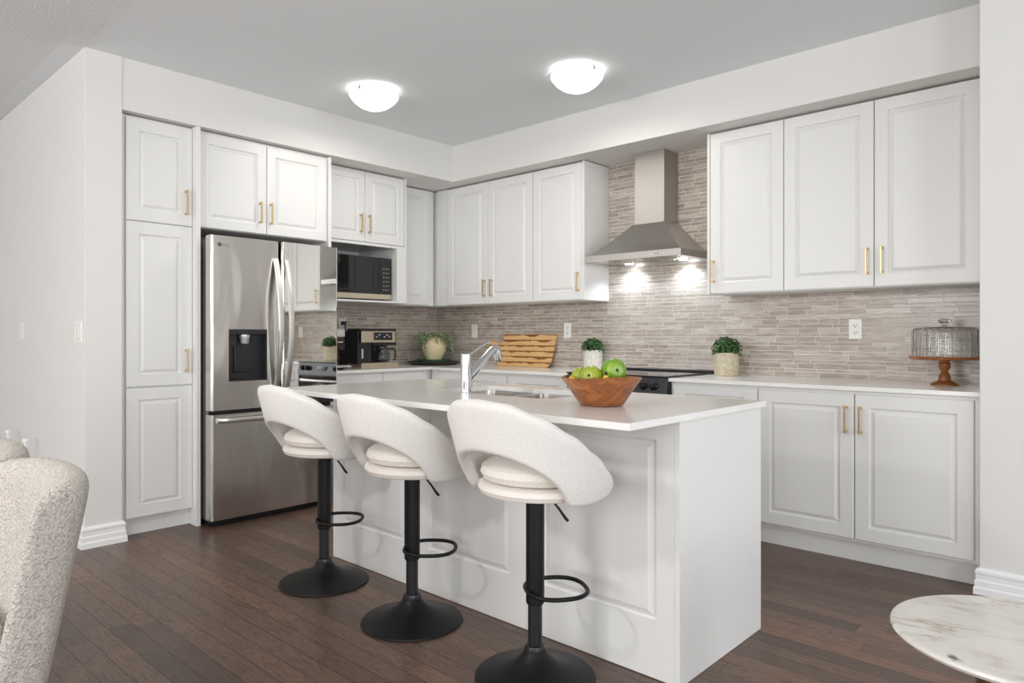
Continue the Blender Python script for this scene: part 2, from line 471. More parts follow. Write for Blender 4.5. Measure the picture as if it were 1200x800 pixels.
class MB:
    def __init__(self):
        self.bm = bmesh.new()

    def hexa(self, pts, bev=0.0, seg=2):
        vs = [self.bm.verts.new(p) for p in pts]
        fs = [(0, 1, 2, 3), (7, 6, 5, 4), (0, 4, 5, 1), (1, 5, 6, 2), (2, 6, 7, 3), (3, 7, 4, 0)]
        faces = [self.bm.faces.new([vs[i] for i in f]) for f in fs]
        bmesh.ops.recalc_face_normals(self.bm, faces=faces)
        if bev > 0:
            es = list({e for f in faces for e in f.edges})
            bmesh.ops.bevel(self.bm, geom=es, offset=bev, segments=seg, profile=0.5, affect='EDGES')
        return self

    def box(self, F, s0, s1, d0, d1, z0, z1, bev=0.0, seg=2):
        return self.hexa([F(s0, d0, z0), F(s1, d0, z0), F(s1, d1, z0), F(s0, d1, z0),
                          F(s0, d0, z1), F(s1, d0, z1), F(s1, d1, z1), F(s0, d1, z1)], bev, seg)

    def grid(self, rows, close_u=False, close_v=False, cap=False):
        V = [[self.bm.verts.new(p) for p in r] for r in rows]
        nu, nv = len(V), len(V[0])
        faces = []
        for i in range(nu if close_u else nu - 1):
            for j in range(nv if close_v else nv - 1):
                a, b = V[i][j], V[(i + 1) % nu][j]
                c, d = V[(i + 1) % nu][(j + 1) % nv], V[i][(j + 1) % nv]
                try:
                    faces.append(self.bm.faces.new((a, b, c, d)))
                except ValueError:
                    pass
        if cap:
            for r in (V[0], V[-1]):
                try:
                    faces.append(self.bm.faces.new(r))
                except ValueError:
                    pass
        bmesh.ops.recalc_face_normals(self.bm, faces=faces)
        return self

    def lathe(self, prof, c=(0, 0, 0), n=40, sx=1.0, sy=1.0, cap=True):
        rows = []
        for r, z in prof:
            rows.append([Vector((c[0] + max(r, 1e-4) * sx * math.cos(2 * PI * k / n),
                                 c[1] + max(r, 1e-4) * sy * math.sin(2 * PI * k / n), c[2] + z)) for k in range(n)])
        return self.grid(rows, close_v=True, cap=cap)

    def tube(self, path, r, n=12, closed=False, cap=True):
        path = [Vector(p) for p in path]
        m = len(path)
        rows = []
        up = None
        for i, p in enumerate(path):
            a = path[(i - 1) % m] if (closed or i > 0) else path[i]
            b = path[(i + 1) % m] if (closed or i < m - 1) else path[i]
            t = (b - a).normalized()
            if up is None:
                up = Vector((0, 0, 1)) if abs(t.z) < 0.9 else Vector((1, 0, 0))
            x = (up - t * up.dot(t)).normalized(); up = x
            y = t.cross(x)
            rr = r[i] if isinstance(r, (list, tuple)) else r
            rows.append([p + x * rr * math.cos(2 * PI * k / n) + y * rr * math.sin(2 * PI * k / n) for k in range(n)])
        return self.grid(rows, close_u=closed, close_v=True, cap=cap and not closed)

    def prism(self, outline, F, d0, d1, bev=0.0):      # outline of (s, z), extruded in depth
        a = [self.bm.verts.new(F(s, d0, z)) for s, z in outline]
        b = [self.bm.verts.new(F(s, d1, z)) for s, z in outline]
        n = len(a)
        fa = self.bm.faces.new(a); fb = self.bm.faces.new(list(reversed(b)))
        faces = [fa, fb]
        for i in range(n):
            faces.append(self.bm.faces.new((a[i], a[(i + 1) % n], b[(i + 1) % n], b[i])))
        bmesh.ops.recalc_face_normals(self.bm, faces=faces)
        if bev > 0:
            es = list(set(fa.edges) | set(fb.edges))
            bmesh.ops.bevel(self.bm, geom=es, offset=bev, segments=2, profile=0.5, affect='EDGES')
        return self

    def panel(self, F, s0, s1, z0, z1, db, df, margin=0.063, mz=None, raised=True, r=0.003):
        """door slab from depth db to df with a routed groove and a raised centre field"""
        mz = mz or margin
        rings = [(0, 0, db), (0, 0, df - r), (r, r, df)]
        if raised:
            rings += [(margin, mz, df), (margin + .0025, mz + .0025, df - .009), (margin + .008, mz + .008, df - .0115),
                      (margin + .028, mz + .028, df - .0005)]
        rows = []
        for i, k, d in rings:
            rows.append([F(s0 + i, d, z0 + k), F(s1 - i, d, z0 + k), F(s1 - i, d, z1 - k), F(s0 + i, d, z1 - k)])
        return self.grid(rows, close_v=True, cap=True)

    def build(self, name, mat, parent=None, org=None, sub=0, angle=35, smooth=True):
        if org is None:
            org = parent.matrix_world.translation if parent is not None else None
        if org is None:
            zs = [v.co for v in self.bm.verts]
            org = Vector(((min(v.x for v in zs) + max(v.x for v in zs)) / 2, (min(v.y for v in zs) + max(v.y for v in zs)) / 2, min(v.z for v in zs)))
        org = Vector(org)
        for v in self.bm.verts:
            v.co -= org
        me = bpy.data.meshes.new(name)
        self.bm.to_mesh(me); self.bm.free()
        me.materials.append(M[mat] if isinstance(mat, str) else mat)
        if smooth:
            me.polygons.foreach_set('use_smooth', [True] * len(me.polygons))
            if not sub:
                me.set_sharp_from_angle(angle=math.radians(angle))
        o = bpy.data.objects.new(name, me)
        COL.objects.link(o)
        if parent is not None:
            o.parent = parent
            # parents carry no rotation while parts are built
            o.location = org - WORLD.get(parent.name, Vector((0, 0, 0)))
        else:
            o.location = org
        WORLD[o.name] = org.copy()
        if smooth and not sub:
            md = o.modifiers.new('normals', 'WEIGHTED_NORMAL'); md.keep_sharp = True; md.weight = 100
        if sub:
            md = o.modifiers.new('smooth', 'SUBSURF'); md.levels = sub; md.render_levels = sub
        return o


WORLD = {}


def thing(name, label, cat, loc, group=None):
    o = bpy.data.objects.new(name, None); COL.objects.link(o)
    o.location = loc; o.empty_display_size = 0.05
    WORLD[o.name] = Vector(loc)
    o['label'] = label; o['category'] = cat
    if group:
        o['group'] = group
    return o


def part(mb, name, mat, parent, **kw):
    """a part whose mesh is given in world coordinates"""
    return mb.build(name, mat, parent, org=WORLD[parent.name], **kw)


def tag(o, label, cat, group=None):
    o['label'] = label; o['category'] = cat
    if group:
        o['group'] = group
    return o


def structure(mb, name, mat, **kw):
    o = mb.build(name, mat, None, org=(0, 0, 0), **kw)
    o['kind'] = 'structure'
    return o


def sweep(prof, path):
    """profile of (outset, z) swept along a horizontal polyline, mitred; outset to the right of travel"""
    mb = MB(); rows = []
    pts = [Vector((*p, 0)) for p in path]
    for i, p in enumerate(pts):
        ns = []
        for a, b in ((i - 1, i), (i, i + 1)):
            if a >= 0 and b < len(pts):
                t = (pts[b] - pts[a]).normalized(); ns.append(Vector((t.y, -t.x, 0)))
        n = ns[0] if len(ns) == 1 else (ns[0] + ns[1]) / (1 + ns[0].dot(ns[1]))
        rows.append([p + n * o + Vector((0, 0, z)) for o, z in prof])
    return mb.grid(rows, close_v=True, cap=True)


# ------------------------------------------------------------------ room shell
ZC = 2.743
ZS = 2.448
structure(MB().box(ID, -4.2, 9.6, -9.2, 0.2, -0.08, 0.0), 'floor', 'floor')
structure(MB().box(ID, -4.2, 9.6, -9.2, 0.2, ZC, ZC + 0.08), 'ceiling', 'ceiling')
structure(MB().box(ID, -0.1, 4.6, 0.0, 0.15, 0, ZC), 'wall_back', 'wall')
structure(MB().box(ID, -0.15, 0.0, -3.1, 0.15, 0, ZC), 'wall_left', 'wall')
structure(MB().box(ID, -4.1, 0.746, -3.198, -3.009, 0, ZC, 0.003), 'wall_hall', 'wall')
structure(MB().box(ID, 4.464, 9.5, -0.668, 0.15, 0, ZC, 0.003), 'wall_right', 'wall')
structure(MB().box(ID, 0.0, 0.7385, -3.009, 0.0, ZS, ZC), 'wall_soffit_left', 'wall')
structure(MB().box(ID, 0.7385, 4.464, -0.4655, 0.0, ZS, ZC), 'wall_soffit_back', 'wall')
# living-room walls behind the camera, with window openings
w = MB()
for a, b in ((-4.2, -2.8), (-0.6, 1.3), (3.5, 5.5), (7.7, 9.6)):
    w.box(ID, a, b, -9.2, -9.05, 0, ZC)
for a, b in ((-2.8, -0.6), (1.3, 3.5), (5.5, 7.7)):
    w.box(ID, a, b, -9.2, -9.05, 0, 0.4).box(ID, a, b, -9.2, -9.05, 2.5, ZC)
structure(w, 'wall_front', 'wall')
w = MB()
for a, b in ((-9.05, -7.0), (-4.8, -3.5), (-1.7, -0.668)):
    w.box(ID, 9.45, 9.6, a, b, 0, ZC)
for a, b in ((-7.0, -4.8), (-3.5, -1.7)):
    w.box(ID, 9.45, 9.6, a, b, 0, 0.4).box(ID, 9.45, 9.6, a, b, 2.5, ZC)
structure(w, 'wall_far_right', 'wall')
structure(MB().box(ID, -4.2, -4.1, -9.05, -3.198, 0, ZC), 'wall_far_left', 'wall')

bp = [(0, 0), (0.022, 0), (0.022, 0.028), (0.017, 0.036), (0.017, 0.060), (0.013, 0.067), (0.013, 0.088), (0.016, 0.094), (0.016, 0.104), (0.006, 0.116), (0, 0.116)]
structure(sweep(bp, [(-4.1, -3.198), (0.746, -3.198), (0.746, -3.009), (0.70, -3.009)]), 'baseboard_left', 'trim', angle=20)
structure(sweep(bp, [(4.464, -0.58), (4.464, -0.668), (9.45, -0.668)]), 'baseboard_right', 'trim', angle=20)

# tiled splash behind the counters
T = 0.008
structure(MB().box(RW, T, 4.464, 0, T, 0.87, 1.46).box(RW, 1.98, 2.97, 0, T, 1.46, ZS), 'wall_tile_back', 'tile')
structure(MB().box(LW, 0.0, 1.64, 0, T, 0.87, 1.46), 'wall_tile_left', 'tile')

# ------------------------------------------------------------------ cabinets
DT = 0.02     # door thickness


def bar_handle(F, s, d, z0, z1, door):
    mb = MB()
    mb.box(F, s - .005, s + .005, d + .024, d + .034, z0, z1, .0022)
    for z in (z0 + .010, z1 - .010):
        mb.box(F, s - .0045, s + .0045, d - .001, d + .027, z - .0045, z + .0045, .001)
        mb.box(F, s - .007, s + .007, d - .001, d + .002, z - .007, z + .007, .001)
    part(mb, 'handle', 'brass', door)


def cab_door(F, cabo, s0, s1, z0, z1, d, handle=None, margin=0.063, name='door', mz=None, raised=True):
    g = 0.0015
    o = part(MB().panel(F, s0 + g, s1 - g, z0 + g, z1 - g, d - DT, d, margin, mz, raised), name, 'cabinet', cabo, angle=25)
    if handle:
        bar_handle(F, handle[0], d, handle[1], handle[2], o)
    return o


# --- tall pantry
cb = thing('pantry_cabinet', 'full height white pantry cabinet with three stacked doors left of the fridge', 'cabinet', (0.35, -2.79, 0))
part(MB().box(LW, 2.597, 3.003, 0.004, 0.678, 0.098, 2.44).box(LW, 2.982, 3.003, .678, .69, 0.098, 2.44), 'body', 'cabinet', cb)
part(MB().box(LW, 2.597, 3.003, 0.30, 0.647, 0.001, 0.098), 'toe_kick', 'cabinet', cb)
part(MB().box(LW, 2.571, 2.5965, 0.004, 0.756, 0.001, 2.44, .0015), 'side_panel', 'cabinet', cb)
cab_door(LW, cb, 2.597, 2.975, 1.832, 2.428, 0.70, (2.637, 1.897, 2.05), 0.07)
cab_door(LW, cb, 2.597, 2.975, 0.865, 1.828, 0.70, (2.637, 0.94, 1.083), 0.07)
cab_door(LW, cb, 2.597, 2.975, 0.106, 0.860, 0.70, None, 0.07)

# --- over the fridge
cb = thing('wall_cabinet', 'white two-door cabinet bridging over the stainless fridge', 'cabinet', (0.35, -2.1, 1.83))
part(MB().box(LW, 1.640, 2.570, 0.004, 0.678, 1.835, 2.44), 'body', 'cabinet', cb)
part(MB().box(LW, 1.615, 1.6395, 0.004, 0.700, 0.001, 2.44, .0015), 'side_panel', 'cabinet', cb)
cab_door(LW, cb, 2.110, 2.560, 1.836, 2.424, 0.70, (2.159, 1.903, 2.046), 0.062)
cab_door(LW, cb, 1.654, 2.108, 1.836, 2.424, 0.70, (2.083, 1.903, 2.049), 0.062)

# --- microwave cabinet
cb = thing('wall_cabinet', 'white two-door cabinet with an open niche holding the microwave', 'cabinet', (0.28, -1.2, 1.42))
b = MB()
b.box(LW, 0.812, 1.613, 0.010, 0.528, 1.875, 2.44)
b.box(LW, 0.812, 0.909, 0.010, 0.55, 1.425, 1.875, .001)
b.box(LW, 1.585, 1.613, 0.010, 0.55, 1.425, 1.875, .001)
b.box(LW, 0.909, 1.585, 0.010, 0.55, 1.425, 1.440, .001)
b.box(LW, 0.909, 1.585, 0.010, 0.02, 1.440, 1.875)
b.box(LW, 0.812, 0.832, 0.528, 0.55, 1.875, 2.44).box(LW, 0.812, 1.613, 0.528, 0.545, 1.866, 1.886)
part(b, 'body', 'cabinet', cb)
cab_door(LW, cb, 1.216, 1.606, 1.888, 2.432, 0.55, (1.262, 1.957, 2.100), 0.062)
cab_door(LW, cb, 0.834, 1.214, 1.888, 2.432, 0.55, (1.185, 1.957, 2.100), 0.062)

# --- corner wall cabinet on the fridge wall
cb = thing('wall_cabinet', 'white single-door corner cabinet, no handle, right of the microwave', 'cabinet', (0.17, -0.5, 1.42))
part(MB().box(LW, 0.328, 0.810, 0.010, 0.325, 1.425, 2.44, .001), 'body', 'cabinet', cb)
cab_door(LW, cb, 0.400, 0.790, 1.432, 2.436, 0.345, None, 0.062)
# --- range wall, left of the hood
cb = thing('wall_cabinet', 'white two-door wall cabinet on tiled wall, next to the room corner', 'cabinet', (0.9, -0.16, 1.42))
part(MB().box(RW, 0.012, 1.487, 0.010, 0.303, 1.425, 2.44, .001).box(RW, 0.36, 0.50, 0.303, 0.318, 1.425, 2.44), 'body', 'cabinet', cb)
cab_door(RW, cb, 0.503, 0.995, 1.428, 2.436, 0.323, (0.968, 1.483, 1.628), 0.066)
cab_door(RW, cb, 0.995, 1.486, 1.428, 2.436, 0.323, (1.050, 1.483, 1.628), 0.066)
cb = thing('wall_cabinet', 'white single-door wall cabinet directly left of the range hood', 'cabinet', (1.74, -0.16, 1.42))
part(MB().box(RW, 1.488, 1.989, 0.010, 0.303, 1.425, 2.44, .001).box(RW, 1.968, 1.989, 0.303, 0.323, 1.425, 2.44, .001), 'body', 'cabinet', cb)
cab_door(RW, cb, 1.489, 1.966, 1.428, 2.436, 0.323, (1.936, 1.487, 1.632), 0.066)
# --- right of the hood
cb = thing('wall_cabinet', 'white single-door wall cabinet directly right of the range hood', 'cabinet', (3.2, -0.16, 1.42))
part(MB().box(RW, 2.957, 3.441, 0.010, 0.303, 1.425, 2.44, .001).box(RW, 2.957, 2.974, 0.303, 0.323, 1.425, 2.44, .001), 'body', 'cabinet', cb)
cab_door(RW, cb, 2.976, 3.441, 1.428, 2.436, 0.323, (3.003, 1.495, 1.638), 0.066)
cb = thing('wall_cabinet', 'large white two-door wall cabinet above the cake stand', 'cabinet', (3.95, -0.16, 1.42))
part(MB().box(RW, 3.4415, 4.460, 0.010, 0.303, 1.425, 2.44, .001).box(RW, 4.424, 4.460, 0.303, 0.312, 1.425, 2.44), 'body', 'cabinet', cb)
cab_door(RW, cb, 3.443, 3.930, 1.428, 2.436, 0.323, (3.898, 1.495, 1.643), 0.066)
cab_door(RW, cb, 3.932, 4.422, 1.428, 2.436, 0.323, (3.972, 1.495, 1.643), 0.066)

# --- base cabinets
ZB = 0.883


def base_unit(F, s0, s1, label, name, fronts, d=0.62, toe=True, loc=None, extra=None):
    c = F((s0 + s1) / 2, 0.3, 0)
    o = thing(name, label, 'cabinet', c)
    mb = MB().box(F, s0 + .0005, s1 - .0005, 0.010, d - DT, 0.11, ZB)
    if extra:
        for e in extra:
            mb.box(F, *e)
    part(mb, 'body', 'cabinet', o)
    part(MB().box(F, s0 + .0005, s1 - .0005, 0.2, 0.556, 0.001, 0.11), 'toe_kick', 'cabinet', o)
    for f in fronts:
        cab_door(F, o, *f[0], d, *f[1:])
    return o


base_unit(RW, 3.413, 4.460, 'white two-door base cabinet with brass handles beneath the cake stand', 'base_cabinet',
          [((3.415, 3.918, 0.125, 0.866), (3.882, 0.665, 0.808), 0.066), ((3.921, 4.436, 0.125, 0.866), (3.951, 0.665, 0.808), 0.066)],
          extra=[(4.438, 4.460, 0.600, 0.606, 0.11, ZB)])
base_unit(RW, 2.862, 3.4125, 'narrow white drawer base cabinet right of the black range', 'base_cabinet',
          [((2.880, 3.411, 0.640, 0.868), None, 0.075, 'drawer', 0.052), ((2.880, 3.411, 0.384, 0.636), None, 0.075, 'drawer', 0.052),
           ((2.880, 3.411, 0.125, 0.380), None, 0.075, 'drawer', 0.052)])
base_unit(RW, 1.491, 2.086, 'white drawer base cabinet left of the black range', 'base_cabinet',
          [((1.493, 2.070, 0.640, 0.868), None, 0.075, 'drawer', 0.052), ((1.493, 2.070, 0.384, 0.636), None, 0.075, 'drawer', 0.052),
           ((1.493, 2.070, 0.125, 0.380), None, 0.075, 'drawer', 0.052)])
base_unit(RW, 0.622, 1.4905, 'white base cabinet below the wooden cutting board', 'base_cabinet',
          [((0.707, 1.489, 0.640, 0.868), None, 0.11, 'drawer', 0.052), ((0.707, 1.097, 0.125, 0.636), None, 0.066), ((1.099, 1.489, 0.125, 0.636), None, 0.066)],
          extra=[(0.640, 0.705, 0.600, 0.612, 0.11, ZB)])
base_unit(LW, 0.012, 1.098, 'white corner base cabinet below the potted trailing plant', 'base_cabinet',
          [((0.678, 1.096, 0.125, 0.868), None, 0.066)], extra=[(0.640, 0.676, 0.600, 0.612, 0.11, ZB)])
base_unit(LW, 1.0985, 1.613, 'white base cabinet below the coffee makers beside the fridge', 'base_cabinet',
          [((1.100, 1.610, 0.125, 0.868), None, 0.066)])

# --- worktops
HC = 0.905
o = MB().prism([(0.010, -0.010), (2.087, -0.010), (2.087, -0.638), (0.638, -0.638), (0.638, -1.613), (0.010, -1.613)],
               lambda s, d, z: Vector((s, z, d)), ZB + .0005, HC, .002).build('countertop', 'quartz')
tag(o, 'white quartz counter running round the corner under the coffee makers', 'countertop')
o = MB().box(RW, 2.861, 4.460, 0.010, 0.638, ZB + .0005, HC, .002).build('countertop', 'quartz')
tag(o, 'straight white quartz counter right of the range holding the cake stand', 'countertop')

# ------------------------------------------------------------------ island
isl = thing('kitchen_island', 'white panelled kitchen island with plain end panel behind the bar stools', 'island', (2.88, -2.03, 0))
IX0, IX1, IY0, IY1 = 1.862, 3.896, -2.352, -1.709
ISF = lambda s, d, z: Vector((s, -2.352 + 0.02 - d, z))
b = MB()
b.box(ID, IX0 + .02, IX1 - .0205, -2.33, -2.305, 0.001, ZB)
b.box(ID, IX0 + .02, IX1 - .0205, -1.775, -1.75, 0.001, ZB)
b.box(ID, IX0 + .02, IX1 - .0205, -2.305, -1.775, 0.001, 0.03)
part(b, 'body', 'island_white', isl)
part(MB().box(ID, IX1 - .020, IX1, -2.352, -1.709, 0.001, ZB, .001), 'end_panel', 'island_white', isl)
part(MB().box(ID, IX0, IX0 + .0195, -2.352, -1.709, 0.001, ZB, .001), 'end_panel', 'island_white', isl)


def island_panel(a, c, ml, mr):
    # back panel with its own bottom and top rail heights
    mb = MB(); df = 0.0195; r = .0012
    rings = [(0, 0, 0, 0, 0), (0, 0, 0, 0, df - r), (r, r, r, r, df)]
    for k, d in ((0, df), (.003, df - .009), (.010, df - .0115), (.034, df - .0005)):
        rings.append((ml + k, mr + k, 0.193 + k, 0.070 + k, d))
    rows = [[ISF(a + l, d, 0.002 + bo), ISF(c - rr, d, 0.002 + bo), ISF(c - rr, d, ZB - .002 - to), ISF(a + l, d, ZB - .002 - to)] for l, rr, bo, to, d in rings]
    mb.grid(rows, close_v=True, cap=True)
    part(mb, 'back_panel', 'island_white', isl, angle=20)


island_panel(IX0 + .021, 2.540, .065, .083)
island_panel(2.5415, 3.219, .083, .083)
island_panel(3.2205, 3.875, .083, .068)
for a, c in ((1.885, 2.54), (2.543, 3.215), (3.218, 3.873)):
    part(MB().panel(lambda s, d, z: Vector((s, -1.75 + d, z)), a, c, 0.105, ZB - .004, 0, .02, .07), 'door', 'island_white', isl)

# island worktop with the sink cut-out
SX0, SX1, SY0, SY1 = 2.520, 3.215, -2.232, -1.835
TX0, TX1, TY0, TY1 = 1.836, 3.912, -2.676, -1.695
mb = MB()
outer = [(TX0, TY0), (TX1, TY0), (TX1, TY1), (TX0, TY1)]
rc = 0.03
inner = []
for cx, cy, a0 in ((SX0 + rc, SY0 + rc, 180), (SX1 - rc, SY0 + rc, 270), (SX1 - rc, SY1 - rc, 0), (SX0 + rc, SY1 - rc, 90)):
    for k in range(7):
        a = math.radians(a0 + 15 * k); inner.append((cx + rc * math.cos(a), cy + rc * math.sin(a)))
e = 0.002
bmx = mb.bm
ot = [bmx.verts.new((x + (e if x == TX0 else -e), y + (e if y == TY0 else -e), HC)) for x, y in outer]
oh = [bmx.verts.new((x, y, HC - e)) for x, y in outer]
ob = [bmx.verts.new((x, y, ZB + .0005)) for x, y in outer]
it = [bmx.verts.new((x, y, HC)) for x, y in inner]
ib = [bmx.verts.new((x, y, ZB + .0005)) for x, y in inner]


def annulus(o4, i28):
    for q in range(4):
        for k in range(6):
            bmx.faces.new((o4[q], i28[q * 7 + k], i28[q * 7 + k + 1]))
        nq = (q + 1) % 4
        bmx.faces.new((o4[q], i28[q * 7 + 6], i28[(nq * 7) % 28], o4[nq]))


annulus(ot, it); annulus(ob, ib)
for q in range(4):
    n_ = (q + 1) % 4
    bmx.faces.new((ot[q], ot[n_], oh[n_], oh[q])); bmx.faces.new((oh[q], oh[n_], ob[n_], ob[q]))
for k in range(28):
    bmx.faces.new((it[k], it[(k + 1) % 28], ib[(k + 1) % 28], ib[k]))
bmesh.ops.recalc_face_normals(bmx, faces=bmx.faces[:])
o = mb.build('countertop', 'quartz')
tag(o, 'white quartz island top with overhang, holding the wooden fruit bowl', 'countertop')

# sink: two bowls under the worktop
sk = thing('sink', 'stainless double bowl undermount sink in the island top', 'sink', (2.87, -2.03, 0.70))


def basin(x0, x1, y0, y1, zt, depth, t=0.002):
    mb = MB(); rows = []

    def ring(ins, z, r):
        pts = []
        for cx, cy, a0 in ((x0 + ins + r, y0 + ins + r, 180), (x1 - ins - r, y0 + ins + r, 270), (x1 - ins - r, y1 - ins - r, 0), (x0 + ins + r, y1 - ins - r, 90)):
            for k in range(5):
                a = math.radians(a0 + 22.5 * k); pts.append(Vector((cx + r * math.cos(a), cy + r * math.sin(a), z)))
        return pts
    rows = [ring(-.012, zt, .04), ring(0, zt, .04), ring(.006, zt - depth + .02, .04), ring(.03, zt - depth, .04),
            ring(.03, zt - depth - t, .04), ring(.006 - t, zt - depth + .018, .042), ring(-t, zt - t, .042), ring(-.012, zt - t, .042)]
    return mb.grid(rows, close_u=True, close_v=True)


def basin_full(x0, x1, y0, y1, zt, depth):
    mb = basin(x0, x1, y0, y1, zt, depth)
    mb.box(ID, x0 + .03, x1 - .03, y0 + .03, y1 - .03, zt - depth - .002, zt - depth)
    return mb


for a, c in ((SX0 + .004, 2.850), (2.876, SX1 - .004)):
    bo = part(basin_full(a, c, SY0 + .004, SY1 - .004, ZB, 0.17), 'bowl', 'steel_sink', sk)
    part(MB().lathe([(.0, 0), (.045, 0), (.045, .003), (.036, .004), (.030, .001), (0, .001)], ((a + c) / 2, -2.03, ZB - .1695), 24), 'drain', 'chrome', bo)

# faucet
fx, fy = 2.784, -2.262
fa = thing('faucet', 'chrome single-lever pull-out kitchen faucet on the island', 'faucet', (fx, fy, HC))
part(MB().lathe([(0, 0), (.029, 0), (.029, .004), (.0262, .007), (.0255, .118), (.0245, .119), (.0245, .122), (.0255, .123), (.0252, .175), (.021, .179), (0, .179)], (fx, fy, HC), 32), 'body', 'chrome', fa)
sp = part(MB().tube([(fx, fy, HC + .062), (fx, fy + .05, HC + .101), (fx, fy + .10, HC + .140), (fx, fy + .160, HC + .187), (fx, fy + .186, HC + .202), (fx, fy + .198, HC + .200)],
                    [.019, .019, .0185, .018, .018, .016], 20), 'spout', 'chrome', fa)
part(MB().tube([(fx, fy + .184, HC + .208), (fx, fy + .197, HC + .185), (fx, fy + .206, HC + .150), (fx, fy + .209, HC + .142)], [.017, .0195, .0195, .016], 20), 'spray_head', 'chrome', sp)
part(MB().tube([(fx, fy, HC + .165), (fx, fy + .02, HC + .176), (fx, fy + .09, HC + .208), (fx, fy + .145, HC + .231)], [.006, .005, .0045, .006], 12), 'lever', 'chrome', fa)

# ------------------------------------------------------------------ fridge
FX = 0.88
fr = thing('refrigerator', 'stainless French door refrigerator with mirrored right door and water dispenser', 'refrigerator', (0.45, -2.12, 0))
FY0, FY1, FM = -2.564, -1.677, -2.113
part(MB().box(ID, 0.05, 0.80, FY0 + .014, FY1 - .012, 0.035, 1.752, .004), 'body', 'steel_side', fr)
part(MB().box(ID, 0.10, 0.815, FY0 + .02, FY1 - .02, 0.001, 0.035).box(ID, 0.79, 0.825, FY0 + .02, FY1 - .02, 0.035, 0.06), 'base_grille', 'black_plastic', fr)


def fridge_door(y0, y1, z0, z1, name, mat, hole=None):
    """slab with softly rounded vertical front edges, optional rectangular opening"""
    r = 0.018
    xs = [0.815, 0.862] + [FX - r + r * math.sin(math.radians(a)) for a in (0, 22, 45, 67, 90)]
    mb = MB()
    sec = [(0.812, y0)]
    for a in (0, 22, 45, 67, 90):
        sec.append((FX - r + r * math.sin(math.radians(a)), y0 + r - r * math.cos(math.radians(a))))
    for a in (90, 67, 45, 22, 0):
        sec.append((FX - r + r * math.sin(math.radians(a)), y1 - r + r * math.cos(math.radians(a))))
    sec.append((0.812, y1))
    if not hole:
        mb.grid([[Vector((x, y, z)) for x, y in sec] for z in (z0, z1)], close_v=True, cap=True)
    else:
        hy0, hy1, hz0, hz1 = hole
        # upper and lower bands, then left and right jambs
        for za, zb in ((z0, hz0), (hz1, z1)):
            mb.grid([[Vector((x, y, z)) for x, y in sec] for z in (za, zb)], close_v=True, cap=True)
        L = [p for p in sec if p[1] < hy0]; Rr = [p for p in sec if p[1] > hy1]
        L = L + [(FX, hy0), (0.812, hy0)]
        Rr = [(0.812, hy1), (FX, hy1)] + Rr
        for s_ in (L, Rr):
            mb.grid([[Vector((x, y, z)) for x, y in s_] for z in (hz0, hz1)], close_v=True, cap=True)
    return part(mb, name, mat, fr, angle=30)


def curved_handle(y, z0, z1, par, bow=0.074, off=0.0):
    mb = MB(); rows = []
    n = 18
    for i in range(n + 1):
        t = i / n; z = z1 + (z0 - z1) * t
        x = FX + 0.006 + off + bow * math.sin(PI * min(max(t, 0.0), 1.0)) ** 0.85
        hw = 0.0185
        rows.append([Vector((x + .009, y - hw + .004, z)), Vector((x + .011, y, z)), Vector((x + .009, y + hw - .004, z)), Vector((x, y + hw, z)), Vector((x - .008, y + hw - .003, z)), Vector((x - .008, y - hw + .003, z)), Vector((x, y - hw, z))])
    mb.grid(rows, close_v=True, cap=True)
    part(mb, 'handle', 'bright_steel', par, angle=50)


HO = (-2.454, -2.203, 0.882, 1.203)
part(MB().box(ID, 0.800, 0.8115, FY0 + .02, FY1 - .018, 0.06, 1.755), 'seam_shade_sheet', 'black_plastic', fr)  # black sheet behind the doors, stands in for the shade in their seam
dl = fridge_door(FY0, FM - .005, 0.709, 1.772, 'door', 'steel', HO)
dr = fridge_door(FM + .005, FY1, 0.709, 1.772, 'door', 'mirror')
dr['label'] = 'mirrored dark glass right door'
# the right door stands a few millimetres ajar at the centre
hinge = Vector((0.83 - WORLD[fr.name].x, FY1 - WORLD[fr.name].y, 0))
dr.data.transform(Matrix.Translation(hinge) @ Matrix.Rotation(math.radians(2.0), 4, 'Z') @ Matrix.Translation(-hinge))
fz = fridge_door(FY0, FY1, 0.045, 0.684, 'freezer_drawer', 'steel')
curved_handle(-2.148, 0.80, 1.66, dl)
curved_handle(-2.082, 0.80, 1.655, dr, off=.013)
# dispenser
ds = part(MB().box(ID, 0.800, 0.815, HO[0], HO[1], HO[2], HO[3]).box(ID, 0.815, FX - .001, HO[0], HO[0] + .004, HO[2], HO[3])
          .box(ID, 0.815, FX - .001, HO[1] - .004, HO[1], HO[2], HO[3]).box(ID, 0.815, FX - .001, HO[0] + .004, HO[1] - .004, HO[2], HO[2] + .010)
          .box(ID, 0.815, FX + .0015, HO[0], HO[1], HO[3] - .030, HO[3] + .001, .001), 'dispenser', 'black_satin', dl)
part(MB().lathe([(0, 0), (.020, 0), (.026, .012), (.026, .03), (.032, .04), (.032, .058), (0, .058)], (0.846, -2.335, 1.112), 24), 'nozzle', 'silver', ds)
part(MB().box(ID, 0.8155, 0.832, -2.395, -2.285, 0.935, 1.10, .004).box(ID, 0.816, 0.87, -2.40, -2.26, HO[2] + .010, HO[2] + .016, .002), 'paddle', 'black_plastic', ds)
